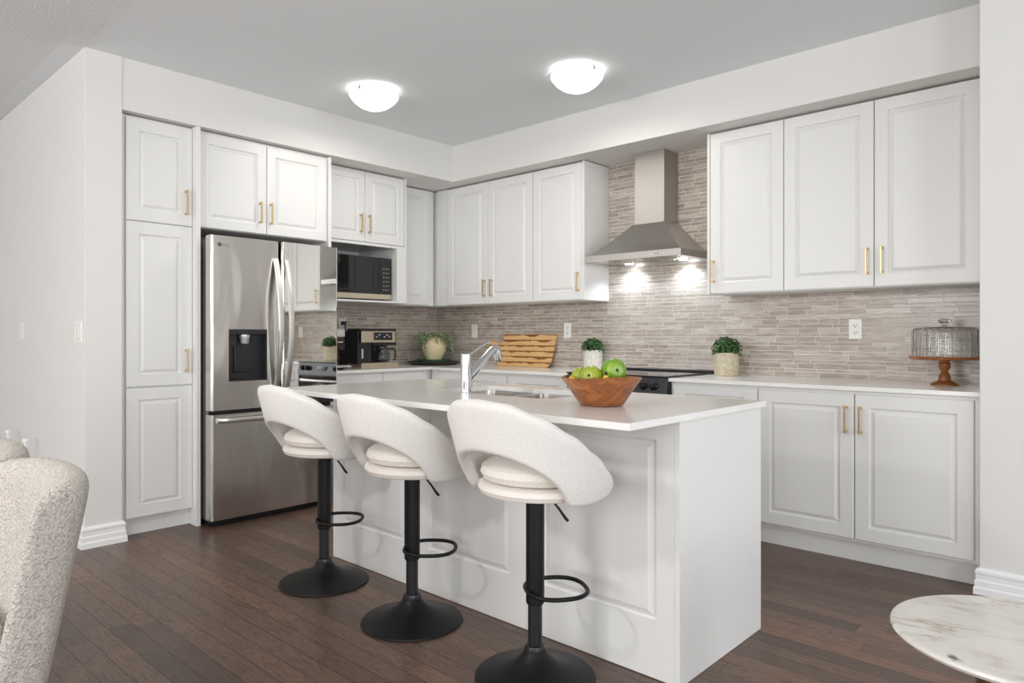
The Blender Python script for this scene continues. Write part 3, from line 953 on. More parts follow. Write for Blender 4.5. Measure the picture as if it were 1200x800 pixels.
# freezer handle
mb = MB(); rows = []
for i in range(25):
    t = i / 24; y = -2.528 + t * 0.815
    x = FX + .004 + .05 * math.sin(PI * t) ** 0.35
    rows.append([Vector((x + .010, y, .649 - .010)), Vector((x + .012, y, .649)), Vector((x + .010, y, .649 + .012)), Vector((x, y, .649 + .016)), Vector((x - .008, y, .649 + .012)), Vector((x - .008, y, .649 - .012)), Vector((x, y, .649 - .016))])
mb.grid(rows, close_v=True, cap=True)
part(mb, 'handle', 'bright_steel', fz, angle=50)
for ya, yb in ((FY0 + .03, FY0 + .10), (FY1 - .10, FY1 - .03)):
    part(MB().box(ID, 0.62, 0.835, ya, yb, 1.752, 1.775, .006), 'hinge_cover', 'steel_side', fr)


def text_mesh(body, size, mat, parent, mtx, name='logo', ext=0.0004):
    cu = bpy.data.curves.new('txt', 'FONT')
    cu.body = body; cu.size = size; cu.extrude = ext; cu.align_x = 'LEFT'
    tmp = bpy.data.objects.new('txt', cu); COL.objects.link(tmp)
    dg = bpy.context.evaluated_depsgraph_get()
    me = bpy.data.meshes.new_from_object(tmp.evaluated_get(dg))
    bpy.data.objects.remove(tmp)
    me.transform(mtx)
    me.name = name
    me.materials.clear(); me.materials.append(M[mat])
    o = bpy.data.objects.new(name, me); COL.objects.link(o)
    o.parent = parent; WORLD[o.name] = WORLD[parent.name]
    return o


org = WORLD[fr.name]


def face_x(x, y, z):     # text plane facing +x, reading along +y
    return Matrix(((0, 0, 1, x - org.x), (1, 0, 0, y - org.y), (0, 1, 0, z - org.z), (0, 0, 0, 1)))


text_mesh('LG', 0.030, 'grey_plastic', dl, face_x(FX + .0004, -2.490, 1.706))
lg = MB().lathe([(0, 0), (.013, 0), (.013, .0008), (0, .0008)], (0, 0, 0), 24)
for v in lg.bm.verts:
    v.co = Vector((FX + v.co.z, -2.510 + v.co.x, 1.717 + v.co.y))
part(lg, 'logo', 'grey_plastic', dl)

# ------------------------------------------------------------------ microwave in its niche
mw = thing('microwave', 'black and steel microwave oven in the white niche by the fridge', 'microwave', (0.28, -1.2, 1.4405))
MY0, MY1, MZ0, MZ1 = -1.475, -0.925, 1.4405, 1.786
part(MB().box(ID, 0.06, 0.475, MY0, MY1, MZ0 + .010, MZ1, .003).box(ID, 0.10, 0.44, MY0 + .03, MY1 - .03, MZ0, MZ0 + .010), 'body', 'black_satin', mw)
d_ = part(MB().box(ID, 0.475, 0.500, MY0, -1.035, MZ0 + .056, MZ1, .003), 'door', 'black_glass', mw)
part(MB().box(ID, 0.475, 0.503, MY0, MY1, MZ0 + .012, MZ0 + .054, .003), 'trim_strip', 'champagne', mw)
cp = part(MB().box(ID, 0.475, 0.500, -1.033, MY1, MZ0 + .056, MZ1, .003), 'control_panel', 'black_plastic', mw)
for r_ in range(6):
    for c_ in range(3):
        part(MB().box(ID, 0.500, 0.5006, -1.006 + c_ * .024, -0.998 + c_ * .024, MZ0 + .085 + r_ * .034, MZ0 + .091 + r_ * .034), 'key', 'print', cp)
part(MB().box(ID, 0.500, 0.5006, -1.010, -0.945, MZ1 - .045, MZ1 - .022), 'display', 'display', cp)

# ------------------------------------------------------------------ range
rg = thing('range', 'black slide-in electric range with glass cooktop under the hood', 'stove', (2.474, -0.33, 0))
RX0, RX1 = 2.0895, 2.8585
part(MB().box(RW, RX0, RX1, 0.012, 0.615, 0.05, 0.895, .003).box(RW, RX0 + .03, RX1 - .03, 0.05, 0.56, 0.001, 0.05), 'body', 'black_satin', rg)
part(MB().box(RW, RX0 - .004, RX1 + .004, 0.012, 0.655, 0.9065, 0.917, .003).box(RW, RX0, RX1, .02, .63, .895, .9065), 'cooktop', 'black_glass', rg)
part(MB().box(RW, RX0, RX1, 0.012, 0.060, 0.917, 0.928, .003), 'rear_vent', 'black_satin', rg)
pn = MB().hexa([RW(RX0, .615, .785), RW(RX1, .615, .785), RW(RX1, .660, .785), RW(RX0, .660, .785),
                RW(RX0, .615, .905), RW(RX1, .615, .905), RW(RX1, .640, .905), RW(RX0, .640, .905)], .003)
pn = part(pn, 'control_panel', 'black_plastic', rg)
for kx in (2.17, 2.25, 2.69, 2.765):
    kb = MB().lathe([(0, 0), (.026, 0), (.026, .006), (.021, .010), (.019, .030), (.016, .033), (0, .033)], (0, 0, 0), 24)
    for v in kb.bm.verts:
        v.co = Vector((kx + v.co.x, -0.651 - v.co.z, 0.850 + v.co.y + v.co.z * 0.15))
    kb.box(ID, kx - .004, kx + .004, -.690, -.675, .836, .872, .001)
    part(kb, 'knob', 'black_plastic', pn)
part(MB().box(RW, 2.40, 2.55, .651, .6535, .83, .872, .001), 'display', 'display', pn)
od = part(MB().box(RW, RX0 + .002, RX1 - .002, 0.615, 0.650, 0.235, 0.780, .004), 'oven_door', 'black_glass', rg)
mb = MB(); rows = []
for i in range(21):
    t = i / 20; x = RX0 + .04 + t * (RX1 - RX0 - .08); y = -0.652 - .048 * math.sin(PI * t) ** 0.4
    rows.append([Vector((x, y - .010 * math.cos(a), .735 + .016 * math.sin(a))) for a in [k * PI / 6 for k in range(12)]])
part(mb.grid(rows, close_v=True, cap=True), 'handle', 'bright_steel', od)
part(MB().box(RW, RX0 + .10, RX1 - .10, 0.650, 0.652, 0.33, 0.67, .001), 'oven_window', 'display', od)
part(MB().box(RW, RX0 + .002, RX1 - .002, 0.615, 0.648, 0.060, 0.228, .004), 'drawer', 'black_satin', rg)

# ------------------------------------------------------------------ hood
hd = thing('range_hood', 'stainless chimney range hood with two lit lamps above the range', 'range hood', (2.44, -0.2, 1.68))
HX0, HX1, HD = 2.06, 2.82, 0.41
CX0, CX1, CD = 2.338, 2.574, 0.198
zb, zr, zt = 1.682, 1.726, 1.945
mb = MB()
rows = []
for z, x0, x1, d in ((zb, HX0, HX1, HD), (zr, HX0, HX1, HD)):
    rows.append([RW(x0, .010, z), RW(x1, .010, z), RW(x1, d, z), RW(x0, d, z)])
mb.grid(rows, close_v=True, cap=False)
part(mb, 'rim', 'steel_hood', hd, angle=20)
mb = MB(); rows = []
for i in range(9):
    t = i / 8; k = t ** 0.82
    rows.append([RW(HX0 + (CX0 - .012 - HX0) * k, .010, zr + (zt - zr) * t), RW(HX1 + (CX1 + .012 - HX1) * k, .010, zr + (zt - zr) * t),
                 RW(HX1 + (CX1 + .012 - HX1) * k, HD + (CD + .012 - HD) * k, zr + (zt - zr) * t), RW(HX0 + (CX0 - .012 - HX0) * k, HD + (CD + .012 - HD) * k, zr + (zt - zr) * t)])
mb.grid(rows, close_v=True, cap=True)
part(mb, 'canopy', 'steel_hood', hd, angle=28)
part(MB().box(RW, CX0, CX1, .010, CD, zt, ZS - .001, .002), 'chimney', 'steel_hood', hd)
un = part(MB().box(RW, HX0 + .002, HX1 - .002, .012, HD - .002, zb + .008, zb + .014), 'filter', 'steel_sink', hd)
mb = MB()
for i in range(14):
    mb.box(RW, HX0 + .16 + i * .032, HX0 + .176 + i * .032, .12, HD - .06, zb + .004, zb + .008)
part(mb, 'filter_slats', 'steel_sink', un)
for lx in (2.22, 2.66):
    part(MB().lathe([(0, 0), (.030, 0), (.030, .004), (0, .004)], (lx, -0.085, zb + .003), 24), 'lamp', 'led', hd)
    ld = bpy.data.lights.new('hood_light', 'SPOT'); ld.energy = 8; ld.spot_size = math.radians(140); ld.spot_blend = 0.6
    ld.shadow_soft_size = 0.025; ld.color = (0.80, 0.91, 1.0)
    lo = bpy.data.objects.new('hood_light', ld); COL.objects.link(lo)
    lo.location = (lx, -0.085, zb - .004); lo.rotation_euler = (0, 0, 0)
for i in range(6):
    x = 2.585 + i * .021
    part(MB().box(RW, x, x + .010, HD, HD + .0015, 1.698, 1.708), 'button', 'red_print' if i in (2, 3) else 'print', hd)

# ------------------------------------------------------------------ ceiling lights


def ceiling_light(x, y, rot, label, nm='ceiling_light'):
    o = thing(nm, label, 'ceiling light', (x, y, ZC), 'flush ceiling lights')
    part(MB().lathe([(0, 0), (.120, 0), (.120, -.010), (.105, -.020), (0, -.020)], (x, y, ZC - .0005), 40), 'ceiling_plate', 'plate_white', o)
    pr = [(.157, -.031), (.159, -.036), (.151, -.054), (.128, -.082), (.090, -.110), (.045, -.128), (0, -.132)]
    inn = [(r * .97, z + .004) for r, z in reversed(pr)]
    part(MB().lathe(pr + inn, (x, y, ZC), 48, cap=False), 'glass_shade', 'lamp_glass', o)
    for k in range(3):
        a = math.radians(rot + 120 * k)
        cx, cy = x + .154 * math.cos(a), y + .154 * math.sin(a)
        cl = MB().box(ID, cx - .006, cx + .006, cy - .006, cy + .006, ZC - .044, ZC - .014, .002)
        cl.lathe([(0, 0), (.009, 0), (.011, -.006), (.008, -.012), (0, -.014)], (cx + .008 * math.cos(a), cy + .008 * math.sin(a), ZC - .032), 16)
        cl.tube([(x + .10 * math.cos(a), y + .10 * math.sin(a), ZC - .016), (cx, cy, ZC - .018)], .004, 8)
        part(cl, 'clip', 'bright_steel', o)
    ld = bpy.data.lights.new('lamp_bulb', 'AREA'); ld.shape = 'DISK'; ld.size = 0.26; ld.energy = 6.5; ld.color = (1, 0.96, 0.91)
    lo = bpy.data.objects.new('lamp_bulb', ld); COL.objects.link(lo); lo.location = (x, y, ZC - 0.140)
    return o


ceiling_light(1.355, -1.720, -70, 'white glass flush ceiling light nearer the room corner')
ceiling_light(2.515, -1.100, -15, 'white glass flush ceiling light nearer the range hood')

# ------------------------------------------------------------------ outlets and switches


def outlet(F, s, d, z, label, kind='outlet', w_=.072, h_=.117):
    o = thing('wall_outlet' if kind != 'switch' else 'light_switch', label, 'outlet' if kind != 'switch' else 'switch', F(s, d, z - h_ / 2))
    part(MB().box(F, s - w_ / 2, s + w_ / 2, d, d + .006, z - h_ / 2, z + h_ / 2, .002), 'cover_plate', 'plate_white', o)
    if kind == 'outlet':
        for dz in (-.020, .020):
            rc_ = part(MB().box(F, s - .017, s + .017, d + .006, d + .0085, z + dz - .015, z + dz + .015, .002), 'receptacle', 'plate_white', o)
            mb = MB()
            for ds_ in (-.007, .007):
                mb.box(F, s + ds_ - .0016, s + ds_ + .0016, d + .0085, d + .0089, z + dz - .002, z + dz + .008)
            mb.box(F, s - .003, s + .003, d + .0085, d + .0089, z + dz - .011, z + dz - .005)
            part(mb, 'slot', 'dark_slot', rc_)
    elif kind == 'switch':
        n = 2 if w_ > .1 else 1
        for k in range(n):
            c_ = s + (k - (n - 1) / 2) * .046
            part(MB().box(F, c_ - .017, c_ + .017, d + .006, d + .010, z - .034, z + .034, .0025), 'rocker', 'plate_white', o)
            part(MB().box(F, c_ - .019, c_ + .019, d + .006, d + .0064, z - .036, z + .036), 'rocker_frame', 'print', o)
    else:
        part(MB().box(F, s - .017, s + .017, d + .006, d + .0075, z - .034, z + .034, .001), 'rocker', 'plate_white', o)
    return o


outlet(RW, 3.745, T, 1.203, 'white double outlet on the tile between range and cake stand')
outlet(RW, 1.590, T, 1.206, 'white double outlet on the tile right of the cutting board')
outlet(RW, 0.524, T, 1.204, 'plain white wall plate on the tile above the faucet', 'plain')
HW = lambda s, d, z: Vector((s, -3.198 - d, z))
outlet(HW, 0.648, 0, 1.183, 'wide white double rocker switch on the hall wall near its corner', 'switch', .118, .117)
outlet(HW, -0.565, 0, 1.198, 'narrow white single rocker switch further along the hall wall', 'switch', .072, .117)
outlet(LW, 1.065, T, 1.250, 'white outlet on grey tile with a black plug, above the slim coffee maker')

# ------------------------------------------------------------------ coffee makers
cm = thing('coffee_maker', 'large black and champagne coffee maker with a glass carafe', 'coffee maker', (0.36, -1.05, HC))
cy0, cy1, cx0, cx1 = -1.235, -0.875, 0.215, 0.500
b = MB()
b.box(ID, cx0, 0.33, cy0, cy1, HC + .0005, 1.205, .008)                       # rear tank and spine
b.box(ID, 0.33, cx1 - .02, cy0, cy0 + .13, HC + .03, 1.205, .006)             # pod side column
b.box(ID, 0.33, cx1, cy0 + .13, cy1, 1.085, 1.205, .006)                      # brew head
b.box(ID, 0.33, cx1, cy0, cy1, 1.205, 1.219, .005)
part(b, 'body', 'black_plastic', cm)
part(MB().box(ID, 0.33, 0.53, cy0, cy1, HC + .0005, HC + .045, .004), 'base', 'champagne', cm)
part(MB().box(ID, cx1, cx1 + .008, cy0 + .015, cy1 - .015, 1.110, 1.200, .003), 'front_panel', 'champagne', cm)
part(MB().box(ID, cx1 + .008, cx1 + .010, cy0 + .13, cy1 - .05, 1.128, 1.190, .001), 'display', 'display', cm)
mb = MB()
for k, yy in enumerate((cy0 + .15, cy0 + .175, cy0 + .225, cy0 + .25, cy0 + .275)):
    mb.box(ID, cx1 + .010, cx1 + .0106, yy, yy + .014, 1.150 + .016 * (k % 2), 1.158 + .016 * (k % 2))
part(mb, 'buttons', 'print', cm)
part(MB().lathe([(0, 0), (.022, 0), (.022, .045), (.03, .055), (.03, .07), (0, .07)], (cx1 - .045, cy0 + .09, 1.062), 24), 'pod_spout', 'silver', cm)
part(MB().box(ID, cx1 - .022, cx1 - .018, cy0 + .035, cy0 + .050, 0.985, 1.06, .001), 'water_gauge', 'print', cm)
ca = part(MB().lathe([(.045, 0), (.062, .012), (.066, .045), (.060, .075), (.046, .098), (.048, .112),
                      (.046, .112), (.044, .098), (.058, .075), (.064, .045), (.060, .014), (.043, .003)], (0.435, -0.975, HC + .047), 32, cap=False), 'carafe', 'smoke_glass', cm)
part(MB().lathe([(0, 0), (.049, 0), (.049, .014), (.03, .02), (0, .02)], (0.435, -0.975, HC + .159), 24), 'lid', 'black_plastic', ca)
part(MB().tube([(0.435 + .035, -0.975 + .035, HC + .150), (0.475, -0.875, HC + .150), (0.475, -0.868, HC + .135), (0.475, -0.868, HC + .07), (0.47, -0.885, HC + .06)], .007, 10), 'carafe_handle', 'black_plastic', ca)
part(MB().tube([(0.03, -1.065, 1.268), (0.055, -1.068, 1.272), (0.09, -1.09, 1.262), (0.15, -1.13, 1.235), (0.19, -1.15, 1.16), (0.20, -1.15, 1.08), (0.216, -1.15, 1.0)], .006, 8)
     .box(ID, 0.0175, 0.045, -1.085, -1.045, 1.252, 1.285, .004), 'power_cord', 'black_plastic', cm)

km = thing('coffee_maker', 'slim silver and black pod coffee maker beside the fridge', 'coffee maker', (0.46, -1.44, HC))
ky0, ky1 = -1.50, -1.385
part(MB().box(ID, 0.27, 0.40, ky0, ky1, HC + .0005, 1.150, .010).box(ID, 0.40, 0.53, ky0, ky1, 1.055, 1.150, .010).box(ID, 0.40, 0.52, ky0 + .004, ky1 - .004, HC + .0005, HC + .02, .004), 'body', 'black_plastic', km)
part(MB().box(ID, 0.27, 0.535, ky0 - .002, ky1 + .002, 1.150, 1.215, .014, 3), 'lid', 'silver', km)
part(MB().box(ID, 0.405, 0.585, ky0 - .004, ky1 + .020, HC + .020, HC + .036, .006), 'drip_tray', 'silver', km)
part(MB().box(ID, 0.530, 0.532, ky0 + .05, ky1 - .02, 1.112, 1.120), 'badge', 'print', km)

# ------------------------------------------------------------------ urn plant on tray
tc = (0.285, -0.285)
tr = MB().lathe([(0, 0), (.19, 0), (.228, .018), (.236, .030), (.228, .030), (.19, .013), (0, .013)], (*tc, HC + .0005), 48)
tag(tr.build('tray', 'tray'), 'dark round wooden tray under the cream urn', 'tray')
pl = MB().lathe([(0, 0), (.11, 0), (.14, .014), (.160, .034), (.154, .035), (.12, .020), (0, .020)], (*tc, HC + .0142), 40)
tag(pl.build('plate', 'green_plate'), 'green glazed plate between the cream urn and dark tray', 'plate')
uz = HC + .0350
up = thing('potted_plant', 'cream urn with trailing small-leaved plant in the counter corner', 'plant', (*tc, uz))
mb = MB(); rows = []
pr = [(.055, 0), (.064, .006), (.085, .045), (.105, .095), (.108, .130), (.100, .160), (.082, .182), (.078, .190), (.090, .200), (.098, .206), (.092, .209), (.078, .200), (.07, .190), (.03, .185)]
for r, z in pr:
    n = 48
    rows.append([Vector((tc[0] + (r + (.004 * math.sin(9 * 2 * PI * k / n) if z > .195 else 0)) * math.cos(2 * PI * k / n),
                         tc[1] + (r + (.004 * math.sin(9 * 2 * PI * k / n) if z > .195 else 0)) * math.sin(2 * PI * k / n), uz + z)) for k in range(n)])
part(mb.grid(rows, close_v=True, cap=True), 'pot', 'urn', up)


def leaf(mb, p, nrm, tan, ln, wd):
    nrm = nrm.normalized(); tan = (tan - nrm * tan.dot(nrm)).normalized(); sd = nrm.cross(tan)
    a = mb.bm.verts.new(p); b_ = mb.bm.verts.new(p + tan * ln * .5 + sd * wd / 2 + nrm * ln * .08)
    c_ = mb.bm.verts.new(p + tan * ln); d2 = mb.bm.verts.new(p + tan * ln * .5 - sd * wd / 2 + nrm * ln * .08)
    mid = mb.bm.verts.new(p + tan * ln * .5 - nrm * ln * .05)
    for q in ((a, b_, mid), (b_, c_, mid), (c_, d2, mid), (d2, a, mid)):
        mb.bm.faces.new(q)


def rv():
    v = Vector((random.gauss(0, 1), random.gauss(0, 1), random.gauss(0, 1)))
    return v.normalized()


mb = MB(); st = MB()
for i in range(62):
    a = random.uniform(0, 2 * PI)
    out = random.uniform(.07, .195)
    drop = random.uniform(-.02, .05) if random.random() < .45 else random.uniform(.05, .19) * (out / .19) ** .5
    p0 = Vector((tc[0], tc[1], uz + .19)) + Vector((math.cos(a), math.sin(a), 0)) * random.uniform(.02, .07)
    pts = []
    for k in range(11):
        t = k / 10
        r = .05 + (out - .05) * min(1, t * 1.5)
        z = uz + .195 + .045 * math.sin(min(1, t * 1.6) * PI / 1.2) - drop * max(0, t - .25) / .75
        pts.append(Vector((tc[0] + r * math.cos(a + .25 * t), tc[1] + r * math.sin(a + .25 * t), z)))
    pts = [Vector((max(p.x, .02), min(p.y, -.02), max(p.z, HC + .035))) for p in pts]
    st.tube(pts, .0012, 5)
    for p in pts[1:]:
        for _ in range(3):
            v = rv()
            q = p + v * .006
            q.x = max(q.x, .03); q.y = min(q.y, -.03)
            leaf(mb, q, rv() + Vector((0, 0, .6)), v + Vector((0, 0, -.2)), random.uniform(.012, .019), random.uniform(.009, .014))
part(mb, 'foliage', 'leaf_grey', up, smooth=False)
part(st, 'stems', 'leaf', up)


def topiary(x, y, z, rp, hp, rb, label, potmat, n=620):
    o = thing('potted_plant', label, 'plant', (x, y, z))
    pr = [(0, 0), (rp * .90, 0), (rp * .94, .004), (rp * .97, hp * .5), (rp, hp * .97), (rp * .98, hp), (rp * .86, hp), (rp * .84, hp - .012), (0, hp - .012)]
    part(MB().lathe(pr, (x, y, z + .0005), 36), 'pot', potmat, o)
    mb = MB()
    c = Vector((x, y, z + hp + rb * .18))
    for i in range(n):
        v = rv()
        if v.z < -.35:
            v.z = -v.z
        r = rb * random.uniform(.70, 1.06)
        p = c + Vector((v.x * r, v.y * r, v.z * r * .88))
        leaf(mb, p, v + rv() * .7, rv() + v * .6, random.uniform(.016, .026), random.uniform(.011, .017))
    core = MB().lathe([(0, -.02), (rb * .6, -.015), (rb * .74, .02), (rb * .6, rb * .5), (rb * .3, rb * .66), (0, rb * .7)], tuple(c), 20)
    part(core, 'core', 'core_green', o)
    part(mb, 'foliage', 'leaf', o, smooth=False)
    part(MB().lathe([(0, 0), (rp * .83, 0), (rp * .83, .003), (0, .003)], (x, y, z + hp - .0115), 24), 'soil', 'soil', o)
    return o


topiary(3.005, -0.150, HC, .081, .148, .088, 'round clipped topiary in beige stone pot right of the range', 'pot_stone')
topiary(1.925, -0.130, HC, .073, .150, .080, 'round clipped topiary in whitewashed pot left of the range', 'pot_white')

# ------------------------------------------------------------------ cutting board leaning on the tile
x0, x1, hb = 0.868, 1.462, 0.272
lean = math.atan2(.052, hb)
out_ = []


def arc(cx, cz, r, a0, a1, n=6):
    return [(cx + r * math.cos(math.radians(a0 + (a1 - a0) * k / n)), cz + r * math.sin(math.radians(a0 + (a1 - a0) * k / n))) for k in range(n + 1)]


W = x1 - x0
out_ += arc(.02, .02, .02, 180, 270) + arc(W - .05, .05, .05, 270, 360) + arc(W - .02 + .018, hb - .03, .03, 0, 90)
out_ += arc(.06, hb - .02, .02, 90, 180) + [(.035, .215)] + [(.012, .195)] + arc(-.11, .188, .030, 60, 300, 10) + [(-.03, .140), (-.005, .125)]
mb = MB()
FB = lambda s, d, z: Vector((x0 + s, -.070 + z * math.sin(lean) - d * math.cos(lean), HC + .006 + z * math.cos(lean) - d * math.sin(lean) + d * 0.0))
mb.prism(out_, FB, -0.012, 0.010, .003)
o = mb.build('cutting_board', 'board', None, org=(x0, -.06, HC))
zmin = min(v.co.z for v in o.data.vertices)
o.location.z += -zmin + .0006
tag(o, 'striped acacia cutting board with handle leaning on the tile', 'cutting board')

# ------------------------------------------------------------------ fruit bowl
bx, by = 3.535, -2.285
mb = MB(); rows = []
prof = [(.0, 0), (.072, 0), (.080, .003), (.100, .032), (.122, .066), (.143, .096), (.150, .104), (.1475, .107), (.138, .098), (.112, .062), (.085, .022), (.06, .012), (0, .010)]
n = 56
for r, z in prof:
    rows.append([Vector((bx + max(r, 1e-4) * math.cos(2 * PI * k / n), by + max(r, 1e-4) * math.sin(2 * PI * k / n),
                         HC + .0005 + z + (.004 * math.sin(2 * 2 * PI * k / n + 2.6) * min(1, z / .1) if z > .02 else 0))) for k in range(n)])
tag(mb.grid(rows, close_v=True, cap=True).build('fruit_bowl', 'bowl_wood'), 'brown acacia wood bowl of fruit on the island', 'bowl')


def apple(x, y, z, r, tilt, az, label, mat):
    o = thing('apple', label, 'apple', (x, y, z), 'apples in the wooden bowl')
    mb = MB(); rows = []
    for i in range(19):
        t = i / 18 * PI
        rr = r * (math.sin(t) ** 0.85) * (1.0 + .05 * math.cos(t)) + 1e-4
        zz = r * .93 * math.cos(t) - r * .26 * math.exp(-(t / .38) ** 2) + r * .16 * math.exp(-((PI - t) / .3) ** 2)
        rows.append([Vector((rr * math.cos(2 * PI * k / 28) * (1 + .02 * math.cos(5 * 2 * PI * k / 28) * (t > 1.8)), rr * math.sin(2 * PI * k / 28) * (1 + .02 * math.cos(5 * 2 * PI * k / 28) * (t > 1.8)), zz)) for k in range(28)])
    mb.grid(rows, close_v=True, cap=True)
    R_ = Matrix.Rotation(az, 4, 'Z') @ Matrix.Rotation(tilt, 4, 'Y')
    mb.bm.transform(Matrix.Translation(Vector((x, y, z))) @ R_)
    part(mb, 'flesh', mat, o)
    s = MB().tube([(0, 0, r * .55), (0.001, 0, r * .85), (.005, 0, r * 1.12)], [.0018, .0016, .0026], 8)
    s.bm.transform(Matrix.Translation(Vector((x, y, z))) @ R_)
    part(s, 'stem', 'stem', o)
    c = MB().lathe([(0, 0), (.0055, 0), (.004, -.004), (0, -.005)], (0, 0, -r * .775), 10)
    c.bm.transform(Matrix.Translation(Vector((x, y, z))) @ R_)
    part(c, 'calyx', 'stem', o)
    return o


Rv = Vector((.735, .678, 0)); Fv = Vector((-.678, .735, 0))
bc = Vector((bx, by, 0))
p = bc + Rv * .044 - Fv * .012
apple(p.x, p.y, HC + .129, .047, math.radians(96), math.radians(132 + 12), 'biggest bright green apple, right side of the bowl', 'apple')
p = bc - Rv * .040 - Fv * .016
apple(p.x, p.y, HC + .108, .041, math.radians(100), math.radians(132 - 22), 'yellowish green apple in the middle of the bowl', 'apple_y')
p = bc - Rv * .074 + Fv * .046
apple(p.x, p.y, HC + .104, .036, math.radians(80), math.radians(132 + 55), 'smaller green apple at the left edge of the bowl', 'apple_y')


def banana(pts, rad, label):
    pts = [Vector(p) for p in pts]
    o = thing('banana', label, 'banana', tuple(pts[len(pts) // 2]), 'bananas in the wooden bowl')
    P_ = []
    for i in range(len(pts) - 1):
        for k in range(5):
            P_.append(pts[i].lerp(pts[i + 1], k / 5))
    P_.append(pts[-1])
    for _ in range(4):
        P_ = [P_[0]] + [(P_[i - 1] + P_[i] * 2 + P_[i + 1]) / 4 for i in range(1, len(P_) - 1)] + [P_[-1]]
    n = len(P_)
    part(MB().tube(P_, [max(.006, rad * math.sin(PI * (0.06 + .88 * i / (n - 1))) ** .5) for i in range(n)], 10), 'peel', 'banana', o)
    d = (P_[-1] - P_[-2]).normalized()
    part(MB().tube([P_[-1] - d * .001, P_[-1] + d * .011], [.0062, .0052], 8), 'tip', 'stem', o)


q = lambda r, f, z: tuple(bc + Rv * r + Fv * f + Vector((0, 0, HC + z)))
banana([q(.02, .06, .055), q(.016, .0, .045), q(.006, -.055, .065), q(.004, -.085, .095), q(.004, -.092, .118)], .016, 'yellow banana tip poking up at the front of the bowl')
banana([q(-.03, -.05, .040), q(-.06, -.035, .048), q(-.092, -.022, .078), q(-.108, -.012, .096), q(-.120, -.008, .105)], .012, 'dark banana stem over the bowl rim at far left')

# ------------------------------------------------------------------ cake stand with dome
kx, ky = 4.236, -0.192
cs = thing('cake_stand', 'turned reddish wood cake stand on the right counter', 'cake stand', (kx, ky, HC))
part(MB().lathe([(0, 0), (.066, 0), (.066, .005), (.055, .010), (.040, .018), (.030, .024), (.028, .040), (.026, .052), (.016, .068), (.015, .074), (.024, .084), (.028, .098),
                 (.028, .112), (.021, .118), (.026, .124), (.030, .132), (0, .132)], (kx, ky, HC + .0005), 36), 'pedestal', 'stand_wood', cs)
part(MB().lathe([(0, 0), (.150, 0), (.162, .004), (.166, .012), (.162, .0165), (.154, .017), (0, .017)], (kx, ky, HC + .133), 56), 'plate', 'stand_wood', cs)
cd = thing('cake_dome', 'ribbed clear glass cake dome on the wooden stand', 'cake dome', (kx, ky, HC + .1500))
mb = MB(); rows = []
n = 120


def domering(r, z, amp):
    return [Vector((kx + (r + amp * math.cos(30 * 2 * PI * k / n)) * math.cos(2 * PI * k / n), ky + (r + amp * math.cos(30 * 2 * PI * k / n)) * math.sin(2 * PI * k / n), HC + .1505 + z)) for k in range(n)]


for r, z, a in ((.150, 0, .0015), (.151, .004, .0022), (.150, .06, .0022), (.149, .125, .0022), (.145, .142, .0018), (.134, .150, .001), (.06, .156, 0), (.003, .158, 0)):
    rows.append(domering(r, z, a))
for r, z, a in ((.003, .1545, 0), (.06, .1525, 0), (.132, .1465, .0), (.1415, .140, .0), (.1455, .125, .0), (.1465, .06, .0), (.1470, .004, .0), (.1470, 0, 0)):
    rows.append(domering(r, z, a))
part(mb.grid(rows, close_u=True, close_v=True), 'dome', 'glass', cd)
part(MB().lathe([(0, 0), (.012, 0), (.011, .008), (.022, .014), (.031, .024), (.029, .034), (.018, .040), (0, .041)], (kx, ky, HC + .308), 28), 'knob', 'glass', cd)

# ------------------------------------------------------------------ bar stools
SB = 0.605


def interp(tab, x):
    for (a, b_), (c_, d2) in zip(tab, tab[1:]):
        if x <= c_:
            t = (x - a) / (c_ - a); t = t * t * (3 - 2 * t) * .5 + t * .5
            return b_ + (d2 - b_) * t
    return tab[-1][1]


